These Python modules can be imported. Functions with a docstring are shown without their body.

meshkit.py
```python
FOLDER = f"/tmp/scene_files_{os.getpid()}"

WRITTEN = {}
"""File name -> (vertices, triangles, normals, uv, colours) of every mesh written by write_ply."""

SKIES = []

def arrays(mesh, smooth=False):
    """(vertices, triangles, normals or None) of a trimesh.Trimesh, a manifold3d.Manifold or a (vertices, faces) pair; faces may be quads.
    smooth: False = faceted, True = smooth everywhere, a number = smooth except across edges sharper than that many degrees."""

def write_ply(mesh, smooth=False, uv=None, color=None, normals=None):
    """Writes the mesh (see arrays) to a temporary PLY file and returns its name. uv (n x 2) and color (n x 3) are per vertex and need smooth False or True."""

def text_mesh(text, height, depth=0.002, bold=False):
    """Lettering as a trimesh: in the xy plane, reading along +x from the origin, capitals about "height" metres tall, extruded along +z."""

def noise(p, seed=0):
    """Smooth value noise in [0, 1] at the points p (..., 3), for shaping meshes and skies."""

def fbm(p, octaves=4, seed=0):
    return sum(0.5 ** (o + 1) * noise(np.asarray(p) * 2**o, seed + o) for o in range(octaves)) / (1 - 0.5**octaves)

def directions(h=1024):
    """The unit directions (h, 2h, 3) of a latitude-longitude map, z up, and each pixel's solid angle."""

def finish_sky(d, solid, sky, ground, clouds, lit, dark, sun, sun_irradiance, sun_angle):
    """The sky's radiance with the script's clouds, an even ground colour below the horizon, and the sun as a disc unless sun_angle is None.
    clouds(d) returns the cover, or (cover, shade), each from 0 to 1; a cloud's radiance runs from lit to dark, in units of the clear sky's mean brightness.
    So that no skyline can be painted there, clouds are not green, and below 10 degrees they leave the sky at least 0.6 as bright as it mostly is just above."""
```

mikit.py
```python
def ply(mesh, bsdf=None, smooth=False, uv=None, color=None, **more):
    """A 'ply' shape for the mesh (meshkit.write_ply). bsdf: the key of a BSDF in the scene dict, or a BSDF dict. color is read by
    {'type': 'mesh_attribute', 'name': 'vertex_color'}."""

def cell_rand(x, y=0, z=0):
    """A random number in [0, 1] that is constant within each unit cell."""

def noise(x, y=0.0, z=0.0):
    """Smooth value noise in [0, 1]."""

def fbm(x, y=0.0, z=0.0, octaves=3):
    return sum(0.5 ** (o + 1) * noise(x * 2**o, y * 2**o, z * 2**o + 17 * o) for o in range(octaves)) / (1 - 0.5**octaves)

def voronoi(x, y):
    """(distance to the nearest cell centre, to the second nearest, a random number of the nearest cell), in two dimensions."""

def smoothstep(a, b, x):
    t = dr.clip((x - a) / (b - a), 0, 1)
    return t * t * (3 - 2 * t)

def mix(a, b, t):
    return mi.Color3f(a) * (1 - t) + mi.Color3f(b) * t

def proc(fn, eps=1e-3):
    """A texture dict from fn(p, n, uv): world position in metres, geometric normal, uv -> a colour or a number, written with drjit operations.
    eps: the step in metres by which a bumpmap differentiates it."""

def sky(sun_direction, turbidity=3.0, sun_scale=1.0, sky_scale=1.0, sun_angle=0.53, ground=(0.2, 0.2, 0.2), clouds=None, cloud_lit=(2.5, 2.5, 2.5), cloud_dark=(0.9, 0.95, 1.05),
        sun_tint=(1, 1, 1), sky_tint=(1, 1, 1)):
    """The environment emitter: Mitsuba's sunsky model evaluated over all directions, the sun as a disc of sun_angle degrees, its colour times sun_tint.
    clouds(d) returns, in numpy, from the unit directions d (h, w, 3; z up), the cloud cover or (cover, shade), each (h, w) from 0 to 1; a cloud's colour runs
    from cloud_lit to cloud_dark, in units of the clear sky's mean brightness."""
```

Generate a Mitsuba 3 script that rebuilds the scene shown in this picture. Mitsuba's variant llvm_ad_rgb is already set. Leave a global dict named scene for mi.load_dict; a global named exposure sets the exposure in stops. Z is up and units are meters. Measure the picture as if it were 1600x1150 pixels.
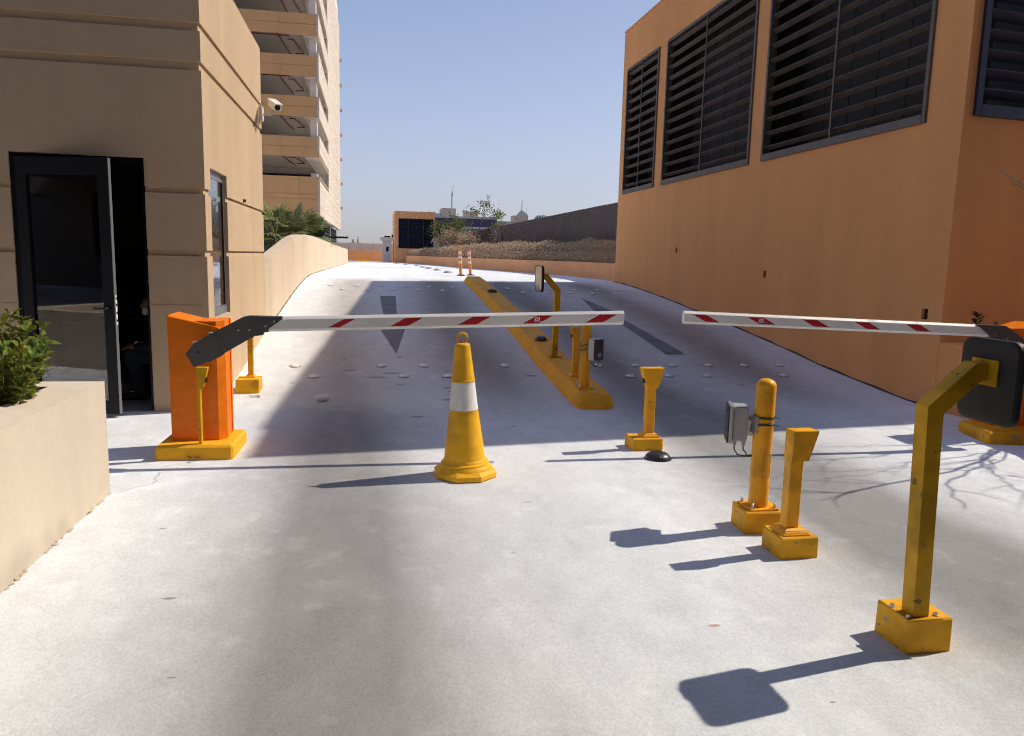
import math, random
import numpy as np, trimesh, manifold3d, drjit as dr, mitsuba as mi
import mikit, meshkit
from mikit import proc, noise, fbm, voronoi, smoothstep, mix, cell_rand
from shapely.geometry import Polygon, box as sbox
from scipy.interpolate import PchipInterpolator

# ------------------------------------------------------------------ camera, sky, exposure
T = mi.ScalarTransform4f
scene, labels = {}, {}
EYE = np.array([0.0, 0.0, 1.6])
FWD = np.array([0.17917121, 0.97317952, -0.14428895])
UP = np.array([0.00153344, 0.14638583, 0.98922638])
scene['camera'] = {'type': 'perspective', 'fov': 67.8234, 'fov_axis': 'x', 'near_clip': 0.05, 'far_clip': 6000.0,
                   'to_world': T().look_at(origin=EYE.tolist(), target=(EYE + FWD).tolist(), up=UP.tolist())}
SUN = (1.0, 0.185, 1.0)
def dust(d):   # thin dust haze, thickest towards the horizon all round
    el = np.degrees(np.arcsin(np.clip(d[..., 2], 0, 1)))
    return 0.06 + 0.76 * np.exp(-el / 6.0)
scene['daylight'] = mikit.sky(SUN, turbidity=3.0, sky_scale=1.38, sky_tint=(1.24, 1.0, 0.96), clouds=dust, cloud_lit=(1.12, 1.10, 1.08), sun_tint=(0.94, 1.0, 1.10))
exposure = 1.62

rng = np.random.default_rng(7)
random.seed(7)

# ------------------------------------------------------------------ helpers
counts = {}
def new(name):
    n = counts.get(name, 0); counts[name] = n + 1
    return name if n == 0 else f'{name}_{n:03d}'
def thing(name, label, cat, group=None):
    k = new(name); labels[k] = {'label': label, 'category': cat}
    if group: labels[k]['group'] = group
    return k
def obj(key, mesh, mat, smooth=False, **more):
    scene[key] = mikit.ply(mesh, mat, smooth=smooth, **more); return key
def part(parent, name, mesh, mat, smooth=False, label=None, kind=None, **more):
    k = obj(new(parent + '__' + name), mesh, mat, smooth, **more)
    if label or kind:
        labels[k] = {}
        if label: labels[k]['label'] = label
        if kind: labels[k]['kind'] = kind
    return k
def struct(name, mesh, mat, smooth=False, kind='structure', label=None):
    k = obj(new(name), mesh, mat, smooth); labels[k] = {'kind': kind}
    if label: labels[k]['label'] = label
    return k
def cat_(*ms):
    ms = [m for mm in ms for m in (mm if isinstance(mm, list) else [mm])]
    vs, fs, n = [], [], 0
    for m in ms:
        v, f = (m.vertices, m.faces) if hasattr(m, 'vertices') else m
        vs.append(np.asarray(v)); fs.append(np.asarray(f) + n); n += len(v)
    return trimesh.Trimesh(np.vstack(vs), np.vstack(fs), process=False)
def hull(pts):
    m = manifold3d.Manifold.hull_points(np.asarray(pts, float)).to_mesh()
    return trimesh.Trimesh(m.vert_properties[:, :3], m.tri_verts, process=False)
def bx(x0, x1, y0, y1, z0, z1, b=0.0):
    if b <= 0:
        m = trimesh.creation.box(extents=(x1 - x0, y1 - y0, z1 - z0))
        m.apply_translation(((x0 + x1) / 2, (y0 + y1) / 2, (z0 + z1) / 2)); return m
    p = []
    for sx in (0, 1):
        for sy in (0, 1):
            for sz in (0, 1):
                X, Y, Z = (x0, x1)[sx], (y0, y1)[sy], (z0, z1)[sz]
                ix, iy, iz = X + (b, -b)[sx], Y + (b, -b)[sy], Z + (b, -b)[sz]
                p += [(X, iy, iz), (ix, Y, iz), (ix, iy, Z)]
    return hull(p)
def mani(m):
    return manifold3d.Manifold(manifold3d.Mesh(np.asarray(m.vertices, np.float32), np.asarray(m.faces, np.uint32)))
def mbox(x0, x1, y0, y1, z0, z1):
    return manifold3d.Manifold.cube([x1 - x0, y1 - y0, z1 - z0]).translate([x0, y0, z0])
def tm(man):
    m = man.to_mesh(); return trimesh.Trimesh(m.vert_properties[:, :3], m.tri_verts, process=False)
def poly(pts):
    return pts if isinstance(pts, Polygon) else Polygon(pts)
def ext(pts, d, plane='xz', at=0.0, bevel=0.0):
    """extrude a polygon: plane xz -> from y=at to at+d, yz -> x, xy -> z; bevel shrinks both ends"""
    P = poly(pts)
    if bevel > 0:
        inner = P.buffer(-bevel, join_style=2)
        a = [(x, y, 0) for x, y in inner.exterior.coords[:-1]] + [(x, y, d) for x, y in inner.exterior.coords[:-1]]
        b = [(x, y, bevel) for x, y in P.exterior.coords[:-1]] + [(x, y, d - bevel) for x, y in P.exterior.coords[:-1]]
        m = hull(a + b)
    else:
        m = trimesh.creation.extrude_polygon(P, d, engine='earcut')
    v = np.array(m.vertices)
    if plane == 'xz': v = np.stack([v[:, 0], at + v[:, 2], v[:, 1]], 1); f = m.faces[:, ::-1]
    elif plane == 'yz': v = np.stack([at + v[:, 2], v[:, 0], v[:, 1]], 1); f = m.faces
    else: v = v + [0, 0, at]; f = m.faces
    return trimesh.Trimesh(v, f, process=False)
def tube(pts, r, sides=8, caps=True):
    p = np.asarray(pts, float); n = len(p)
    t = np.gradient(p, axis=0); t /= np.linalg.norm(t, axis=1, keepdims=True) + 1e-12
    ref = np.array([0, 0, 1.0]) if abs(t[0, 2]) < 0.9 else np.array([1.0, 0, 0])
    a = np.cross(t[0], ref); a /= np.linalg.norm(a)
    fr = []
    for i in range(n):
        a = a - t[i] * (a @ t[i]); a /= np.linalg.norm(a) + 1e-12
        fr.append((a.copy(), np.cross(t[i], a)))
    r = np.broadcast_to(r, (n,)); ang = np.arange(sides) * 2 * np.pi / sides
    v = np.vstack([p[i] + r[i] * (np.cos(ang)[:, None] * fr[i][0] + np.sin(ang)[:, None] * fr[i][1]) for i in range(n)])
    i, j = np.meshgrid(np.arange(n - 1), np.arange(sides), indexing='ij')
    q = np.stack([i * sides + j, i * sides + (j + 1) % sides, (i + 1) * sides + (j + 1) % sides, (i + 1) * sides + j], -1).reshape(-1, 4)
    f = [q[:, [0, 1, 2]], q[:, [0, 2, 3]]]
    if caps:
        v = np.vstack([v, p[0], p[-1]]); k = np.arange(sides); kk = (k + 1) % sides
        f += [np.stack([np.full(sides, n * sides), kk, k], 1), np.stack([np.full(sides, n * sides + 1), (n - 1) * sides + k, (n - 1) * sides + kk], 1)]
    return trimesh.Trimesh(v, np.vstack(f), process=False)
def lathe(prof, c, seg=32, rot=0.0):
    p = np.asarray(prof, float); a = np.arange(seg) * 2 * np.pi / seg + rot
    v = np.stack([np.outer(p[:, 0], np.cos(a)), np.outer(p[:, 0], np.sin(a)), np.repeat(p[:, 1][:, None], seg, 1)], -1).reshape(-1, 3) + np.asarray(c)
    i, j = np.meshgrid(np.arange(len(p) - 1), np.arange(seg), indexing='ij')
    q = np.stack([i * seg + j, i * seg + (j + 1) % seg, (i + 1) * seg + (j + 1) % seg, (i + 1) * seg + j], -1).reshape(-1, 4)
    return trimesh.Trimesh(v, np.vstack([q[:, [0, 1, 2]], q[:, [0, 2, 3]]]), process=False)
def moved(m, mat4):
    m = m.copy(); m.apply_transform(mat4); return m
def rotz(deg, c=(0, 0, 0)):
    return trimesh.transformations.rotation_matrix(math.radians(deg), [0, 0, 1], c)
def rot(deg, axis, c=(0, 0, 0)):
    return trimesh.transformations.rotation_matrix(math.radians(deg), axis, c)
def tilted_slat_x(x, y0, y1, z, w, th, deg):
    m = bx(-w / 2, w / 2, y0, y1, -th / 2, th / 2)
    return moved(moved(m, rot(deg, [0, 1, 0])), trimesh.transformations.translation_matrix([x, 0, z]))
def tilted_slat_y(x0, x1, y, z, w, th, deg):
    m = bx(x0, x1, -w / 2, w / 2, -th / 2, th / 2)
    return moved(moved(m, rot(deg, [1, 0, 0])), trimesh.transformations.translation_matrix([0, y, z]))
def leaves(c, d, n, L, W, fold=0.25):
    """pointed leaves: base c, direction d, normal n, length L, width W (arrays) -> mesh of four triangles each"""
    c, d, n = (np.asarray(x, float) for x in (c, d, n)); L = np.broadcast_to(L, len(c))[:, None]; W = np.broadcast_to(W, len(c))[:, None]
    d = d / np.linalg.norm(d, axis=1, keepdims=True)
    s = np.cross(d, n); s /= np.linalg.norm(s, axis=1, keepdims=True) + 1e-9
    u = np.cross(s, d)
    mid = c + d * L * 0.55
    v = np.stack([c, mid + s * W / 2 + u * W * fold, c + d * L, mid - s * W / 2 + u * W * fold, mid], 1).reshape(-1, 3)
    k = np.arange(len(c))[:, None] * 5
    f = np.vstack([k + [0, 1, 4], k + [1, 2, 4], k + [2, 3, 4], k + [3, 0, 4]])
    return trimesh.Trimesh(v, f, process=False)
def unit(n):
    v = rng.normal(size=(n, 3)); return v / np.linalg.norm(v, axis=1, keepdims=True)

# ground height: level forecourt, ramp, level deck
PY = [-80, 5.8, 6.3, 7.05, 7.4, 8.2, 8.7, 9.25, 10.4, 12.4, 13.2, 15.2, 17, 18.5, 20, 24, 45, 80, 400]
PZ = [0, 0, .004, .028, .046, .10, .145, .19, .325, .53, .605, .79, .93, 1.01, 1.04, 1.04, .98, .95, .95]
zg = PchipInterpolator(PY, PZ)
def gz(y): return float(zg(y))

# ------------------------------------------------------------------ materials
def two(b): return {'type': 'twosided', 'bsdf': b}
def rgb(c): return {'type': 'rgb', 'value': list(c)}
def mat(name, color, rough=0.6, metallic=0.0, spec=0.5, bump=None, bscale=0.01, clearcoat=0.0):
    b = {'type': 'principled', 'base_color': color if isinstance(color, dict) else rgb(color), 'roughness': rough if isinstance(rough, (dict, float, int)) else rough,
         'metallic': metallic, 'specular': spec}
    if clearcoat: b['clearcoat'] = clearcoat; b['clearcoat_gloss'] = 0.8
    if bump is not None:
        b = {'type': 'bumpmap', 'arbitrary': bump, 'scale': bscale, 'bsdf': b}
    scene['m_' + name] = two(b)
    return 'm_' + name

SPOTS = [(0.34, 9.95, .05, .03), (-0.28, 9.3, .10, .035), (0.22, 9.15, .12, .05), (0.05, 8.95, .13, .04), (0.88, 9.25, .04, .03), (0.30, 8.6, .06, .025), (0.83, 8.45, .06, .04), (0.86, 8.3, .055, .03),
         (0.8, 7.95, .09, .05), (1.9, 9.0, .09, .04), (-0.9, 8.7, .05, .025), (0.42, 7.3, .07, .03), (-0.35, 9.85, .03, .03), (0.85, 9.0, .05, .03), (-.45, 9.6, .02, .02),
         (3.41, 16.6, .07, .06), (3.7, 15.95, .07, .06), (4.15, 8.55, .05, .02), (4.3, 8.6, .05, .02), (4.42, 8.5, .05, .02), (3.8, 9.0, .03, .02), (1.67, 2.35, .014, .007),
         (2.6, 2.45, .016, .008), (-.93, 3.55, .035, .014), (-1.2, 4.5, .03, .010), (1.0, 4.75, .03, .012), (-.75, 2.85, .022, .007), (1.3, 6.9, .03, .02), (3.1, 5.0, .03, .02), (.75, 3.9, .02, .008)]
def concrete_rgb(p, n, uv):
    x, y = p.x, p.y
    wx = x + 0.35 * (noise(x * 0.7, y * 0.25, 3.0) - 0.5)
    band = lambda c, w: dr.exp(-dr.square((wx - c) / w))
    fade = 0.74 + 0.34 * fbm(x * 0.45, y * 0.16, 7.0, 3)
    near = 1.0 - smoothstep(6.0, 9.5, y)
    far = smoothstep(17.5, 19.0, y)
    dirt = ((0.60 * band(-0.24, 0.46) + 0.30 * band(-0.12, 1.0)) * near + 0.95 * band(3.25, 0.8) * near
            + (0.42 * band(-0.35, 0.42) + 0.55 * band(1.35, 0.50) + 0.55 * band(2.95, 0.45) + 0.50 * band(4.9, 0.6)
               + 0.14 * band(0.9, 1.3) + 0.26 * band(3.9, 1.8)) * (1 - near) * (1 - far))  # lane grime; these last two broad bands deepen the building shadow on the ramp
    blot = 0.6 * fbm(x * 1.6, y * 0.7, 1.0, 4) + 0.4 * fbm(x * 5.0, y * 2.2, 21.0, 3)
    fine = fbm(x * 9.0, y * 6.0, 2.0, 3)
    grain = noise(x * 210.0, y * 170.0, 4.0) * 0.65 + noise(x * 95.0, y * 80.0, 8.0) * 0.35
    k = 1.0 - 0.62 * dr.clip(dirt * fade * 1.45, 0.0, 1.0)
    k = k * (0.84 + 0.32 * blot) * (0.91 + 0.18 * fine) * (0.85 + 0.30 * grain)
    # wet-looking oil drips and scuffs
    blob = 0.55 + 0.9 * fbm(x * 14.0, y * 14.0, 5.0, 3)
    sp = mi.Float(0)
    for (sx, sy, a, b) in SPOTS:
        d = dr.square((x - sx) / a) + dr.square((y - sy) / b)
        sp = dr.maximum(sp, 1.0 - smoothstep(0.35, 1.15, d * blob))
    k = k * (1.0 - 0.5 * sp)
    # a hairline crack with pale repair dust by the left cabinet
    cx = -1.50 + 0.05 * (noise(y * 9.0, 2.0, 9.0) - 0.5) + 0.03 * (noise(y * 31.0, 5.0, 9.0) - 0.5) - 0.9 * dr.maximum(5.42 - y, 0.0)
    crack = (1.0 - smoothstep(0.003, 0.011, dr.abs(x - cx))) * smoothstep(5.14, 5.2, y) * (1 - smoothstep(5.95, 6.0, y)) * smoothstep(0.25, 0.5, noise(y * 14.0, 3.0, 3.0))
    k = k * (1.0 - 0.35 * crack)
    rust = (1.0 - smoothstep(0.3, 1.2, (dr.square((x - 1.49) / .035) + dr.square((y - 2.97) / .016)) * blob)) * 0.6
    scuff = smoothstep(0.62, 0.85, fbm(x * 7.0, y * 8.0, 12.0, 4)) * 0.07
    k = dr.clip(k + scuff, 0.02, 1.3)
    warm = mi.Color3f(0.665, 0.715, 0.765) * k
    cool = mix(mi.Color3f(0.665, 0.685, 0.70), mi.Color3f(0.785, 0.70, 0.615), 1 - near) * k  # warm tint put into the ramp grime to offset its blue shade
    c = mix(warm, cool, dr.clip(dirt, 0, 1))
    return mix(c, mi.Color3f(0.35, 0.12, 0.05), rust)
def concrete_h(p, n, uv):
    broom = noise(p.x * 3.0, p.y * 70.0, 3.0) * smoothstep(7.4, 9.0, p.y)
    return 0.5 * noise(p.x * 140.0, p.y * 140.0, 1.0) + 0.5 * noise(p.x * 60.0, p.y * 60.0, 2.0) + 0.8 * broom
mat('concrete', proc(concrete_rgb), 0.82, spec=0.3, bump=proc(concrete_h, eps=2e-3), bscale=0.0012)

def stucco(base, seed, streak=0.10, grain=0.07):
    base = np.asarray(base, float)
    def fn(p, n, uv):
        h = p.x + p.y * 1.03
        s = fbm(h * 1.6, p.z * 0.35, seed + 0.0, 4)
        v = fbm(h * 4.0 + 0.5 * fbm(p.z * 0.8, h, 1.0, 2), p.z * 0.5, seed + 5.0, 2)
        g = fbm(p.x * 42.0 + p.y * 42.0, p.z * 42.0, seed + 9.0, 2)
        k = (1.0 - streak + 2 * streak * s) * (1.0 - streak * 0.6 + 1.2 * streak * v) * (1.0 - grain / 2 + grain * g)
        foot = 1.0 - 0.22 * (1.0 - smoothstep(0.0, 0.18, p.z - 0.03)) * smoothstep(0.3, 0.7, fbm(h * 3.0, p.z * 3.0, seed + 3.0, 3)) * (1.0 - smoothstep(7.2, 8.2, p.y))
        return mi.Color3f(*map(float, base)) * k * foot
    return fn
def stucco_h(p, n, uv):
    return fbm(p.x * 55.0 + 3.1, p.y * 55.0, p.z * 55.0, 3) + 0.8 * fbm(p.x * 6.0, p.y * 6.0, p.z * 6.0, 2)
SB = proc(stucco_h, eps=2e-3)
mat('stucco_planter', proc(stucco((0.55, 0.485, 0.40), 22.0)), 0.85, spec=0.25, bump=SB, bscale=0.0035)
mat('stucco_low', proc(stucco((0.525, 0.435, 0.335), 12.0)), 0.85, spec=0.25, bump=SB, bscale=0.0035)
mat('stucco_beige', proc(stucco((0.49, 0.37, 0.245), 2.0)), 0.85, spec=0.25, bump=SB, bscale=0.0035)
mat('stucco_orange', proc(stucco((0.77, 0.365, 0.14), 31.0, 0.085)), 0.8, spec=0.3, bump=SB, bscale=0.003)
mat('stucco_far', proc(stucco((0.74, 0.37, 0.17), 51.0, 0.08, 0.0)), 0.85, spec=0.3)
def chipped(base, under, seed, amount=0.80, dirt=0.30):
    def fn(p, n, uv):
        a = fbm(p.x * 22.0 + seed, p.y * 22.0, p.z * 22.0, 4)
        b = fbm(p.x * 5.0, p.y * 5.0 + seed, p.z * 5.0, 3)
        low = 1.0 - dirt * smoothstep(0.45, 0.75, b)
        chip = smoothstep(amount - 0.03, amount, a * 0.75 + b * 0.25 + 0.12)
        return mix(mi.Color3f(*base) * (0.88 + 0.24 * a) * low, mi.Color3f(*under), chip)
    return fn
mat('yellow', proc(chipped((0.86, 0.405, 0.012), (0.30, 0.17, 0.05), 1.0, 0.86)), 0.42, spec=0.3)
mat('yellow_block', proc(chipped((0.80, 0.41, 0.02), (0.42, 0.30, 0.16), 3.0, 0.80)), 0.6, spec=0.2)
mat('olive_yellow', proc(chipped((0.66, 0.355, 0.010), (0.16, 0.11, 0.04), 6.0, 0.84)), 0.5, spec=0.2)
mat('kerb_yellow', proc(chipped((0.84, 0.41, 0.03), (0.52, 0.36, 0.20), 9.0, 0.84, 0.12)), 0.62, spec=0.2)
mat('cone_yellow', proc(chipped((0.84, 0.45, 0.02), (0.55, 0.34, 0.06), 12.0, 0.9)), 0.5, spec=0.25)
mat('cabinet_orange', proc(chipped((0.82, 0.195, 0.003), (0.5, 0.16, 0.02), 15.0, 0.93, 0.10)), 0.38, spec=0.25)
mat('seam_brown', (0.075, 0.045, 0.04), 0.6)
mat('arm_grey', proc(chipped((0.055, 0.056, 0.062), (0.12, 0.12, 0.13), 18.0, 0.88)), 0.45, spec=0.5)
mat('arm_white', (0.74, 0.75, 0.75), 0.35, spec=0.5)
mat('red_tape', (0.42, 0.012, 0.02), 0.35)
mat('white_print', (0.8, 0.78, 0.76), 0.5)
mat('rubber', (0.022, 0.022, 0.026), 0.35, spec=0.6)
mat('mirror_backing', (0.028, 0.028, 0.027), 0.55, spec=0.25)
mat('black_plastic', (0.012, 0.012, 0.013), 0.5)
mat('steel', (0.55, 0.55, 0.56), 0.3, metallic=1.0)
mat('galvanised', (0.42, 0.43, 0.44), 0.45, metallic=0.7)
mat('grey_enclosure', (0.33, 0.34, 0.36), 0.5)
mat('pale_enclosure', (0.55, 0.53, 0.52), 0.5)
mat('navy_panel', (0.008, 0.012, 0.035), 0.25)
mat('louvre_brown', proc(lambda p, n, uv: mi.Color3f(0.105, 0.088, 0.080) * (0.8 + 0.4 * fbm(p.x * 8.0, p.y * 8.0, p.z * 8.0, 3))), 0.5)
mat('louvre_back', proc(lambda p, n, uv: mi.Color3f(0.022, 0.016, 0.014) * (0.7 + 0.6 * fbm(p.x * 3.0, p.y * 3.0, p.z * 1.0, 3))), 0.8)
mat('louvre_navy', proc(lambda p, n, uv: mi.Color3f(0.014, 0.022, 0.055) * (0.8 + 0.4 * fbm(p.x * 8.0, p.y * 8.0, p.z * 8.0, 3))), 0.45)
mat('louvre_black', (0.022, 0.022, 0.032), 0.5)
mat('fence_brown', proc(lambda p, n, uv: mi.Color3f(0.115, 0.088, 0.085) * (0.85 + 0.3 * fbm(p.y * 1.5, p.z * 1.2, 3.0, 3))), 0.6)
mat('frame_black', (0.007, 0.008, 0.012), 0.4, spec=0.2)
mat('aluminium', (0.30, 0.32, 0.35), 0.4, metallic=0.6)
mat('canopy_brown', (0.15, 0.115, 0.09), 0.8)  # dark brown of the added rear building, keeps bounce off shaded walls
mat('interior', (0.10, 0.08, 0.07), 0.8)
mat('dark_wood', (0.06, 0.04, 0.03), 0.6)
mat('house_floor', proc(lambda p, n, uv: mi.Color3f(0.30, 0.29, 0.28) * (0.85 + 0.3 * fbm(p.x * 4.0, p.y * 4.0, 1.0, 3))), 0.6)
mat('marking_grey', proc(lambda p, n, uv: mi.Color3f(0.19, 0.195, 0.215) * (0.7 + 0.6 * fbm(p.x * 6.0, p.y * 6.0, 1.0, 4))), 0.85)
mat('stud_white', (0.80, 0.79, 0.78), 0.35, spec=0.6)
mat('cone_white', proc(lambda p, n, uv: mi.Color3f(0.72, 0.71, 0.69) * (0.82 + 0.3 * fbm(p.x * 25.0, p.y * 25.0, p.z * 8.0, 3))), 0.5)
mat('post_orange', (0.85, 0.25, 0.02), 0.45)
mat('tower_panel', proc(stucco((0.58, 0.32, 0.135), 71.0, 0.05, 0.0)), 0.7)
mat('tower_stone', proc(stucco((0.53, 0.465, 0.39), 81.0, 0.06, 0.0)), 0.75)
mat('soffit', (0.50, 0.47, 0.43), 0.9)
mat('tower_white', (0.70, 0.66, 0.60), 0.8)
mat('red_pipe', (0.20, 0.03, 0.02), 0.5)
mat('white_paint', (0.70, 0.70, 0.70), 0.5)
mat('city_tan', proc(stucco((0.50, 0.40, 0.33), 91.0, 0.06)), 0.9)
mat('city_grey', (0.42, 0.42, 0.44), 0.8)
mat('city_band', (0.035, 0.03, 0.09), 0.4)
mat('city_glass', proc(lambda p, n, uv: mi.Color3f(0.10, 0.24, 0.27) * (0.45 + 1.1 * cell_rand(dr.floor(p.x / 1.6), 1.0, dr.floor(p.z / 1.3)))), 0.15, spec=0.8)
mat('translucent_panel', (0.60, 0.61, 0.64), 0.6)
mat('soil', proc(lambda p, n, uv: mi.Color3f(0.22, 0.12, 0.07) * (0.6 + 0.8 * fbm(p.x * 5.0, p.y * 5.0, 1.0, 4))), 0.95)
mat('terrain', (0.26, 0.23, 0.20), 0.95)
mat('bark', proc(lambda p, n, uv: mi.Color3f(0.17, 0.12, 0.085) * (0.6 + 0.8 * fbm(p.x * 30.0, p.y * 30.0, p.z * 12.0, 3))), 0.9)
mat('dry_twig', (0.30, 0.22, 0.14), 0.9)
mat('skin', (0.28, 0.15, 0.095), 0.5)
mat('dark_cloth', (0.020, 0.022, 0.030), 0.9)
mat('blue_cloth', (0.022, 0.028, 0.042), 0.9)
mat('hair', (0.012, 0.010, 0.010), 0.6)
mat('mask_white', (0.75, 0.76, 0.76), 0.8)
mat('paper', (0.70, 0.69, 0.67), 0.8)
mat('dry_leaf', (0.34, 0.20, 0.11), 0.9)
def leafmat(name, c, var=0.5, trans=0.35):
    def fn(p, n, uv):
        k = 1.0 - var / 2 + var * cell_rand(p.x * 23.0, p.y * 23.0, p.z * 23.0)
        h = cell_rand(p.x * 11.0 + 5.0, p.y * 11.0, p.z * 11.0)
        return mi.Color3f(c[0] * k * (0.85 + 0.4 * h), c[1] * k, c[2] * k * (1.15 - 0.3 * h))
    scene['m_' + name] = {'type': 'principledthin', 'base_color': proc(fn), 'roughness': 0.45, 'diff_trans': trans, 'eta': 1.4, 'spec_trans': 0.0}
leafmat('leaf_shrub', (0.19, 0.25, 0.055), 0.6, 0.5)
leafmat('leaf_palm', (0.20, 0.235, 0.10), 0.6, 0.4)
leafmat('leaf_bush', (0.055, 0.080, 0.030), 0.6, 0.3)
leafmat('leaf_hedge', (0.53, 0.44, 0.325), 1.1, 0.35)
leafmat('leaf_tree', (0.16, 0.185, 0.06), 0.5, 0.5)
leafmat('leaf_planter', (0.12, 0.17, 0.035), 0.5, 0.5)
scene['m_pane'] = {'type': 'thindielectric', 'int_ior': 1.6}
scene['m_tinted'] = {'type': 'thindielectric', 'int_ior': 1.65, 'specular_transmittance': rgb((0.28, 0.30, 0.33))}
scene['m_window'] = {'type': 'blendbsdf', 'weight': 0.20, 'a': {'type': 'thindielectric', 'int_ior': 1.5, 'specular_transmittance': rgb((0.62, 0.64, 0.66))},
                     'b': {'type': 'twosided', 'bsdf': {'type': 'roughconductor', 'alpha': 0.042, 'specular_reflectance': rgb((0.9, 0.92, 0.95))}}}   # slightly wavy coated glass: throws the sun back on to the ramp
scene['m_mirror'] = two({'type': 'roughconductor', 'alpha': 0.06, 'specular_reflectance': rgb((0.36, 0.345, 0.33))})
scene['m_screen_glass'] = {'type': 'thindielectric', 'int_ior': 1.5, 'specular_transmittance': rgb((0.80, 0.84, 0.86))}

# ------------------------------------------------------------------ setting: ground
def strip(x0, x1, y0, y1, lift=0.0, n=None, xs=None):
    ys = np.linspace(y0, y1, n or max(2, int((y1 - y0) / 0.12)))
    X = np.linspace(x0, x1, xs or 2)
    v = np.array([(x, y, float(z) + lift) for y, z in zip(ys, zg(ys)) for x in X]); k = len(X)
    f = []
    for i in range(len(ys) - 1):
        for j in range(k - 1):
            a = i * k + j; f += [(a, a + 1, a + k + 1), (a, a + k + 1, a + k)]
    return trimesh.Trimesh(v, f, process=False)
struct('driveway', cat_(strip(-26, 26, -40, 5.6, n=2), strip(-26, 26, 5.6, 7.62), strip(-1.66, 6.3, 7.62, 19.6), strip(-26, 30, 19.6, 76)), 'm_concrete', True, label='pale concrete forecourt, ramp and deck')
struct('terrain', trimesh.Trimesh([(-3000, -3000, -7), (3000, -3000, -7), (3000, 3000, -7), (-3000, 3000, -7)], [(0, 1, 2), (0, 2, 3)], process=False), 'm_terrain')
struct('garden_soil', bx(-9, -1.72, 11.45, 48.5, -0.5, 1.28), 'm_soil')
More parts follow.
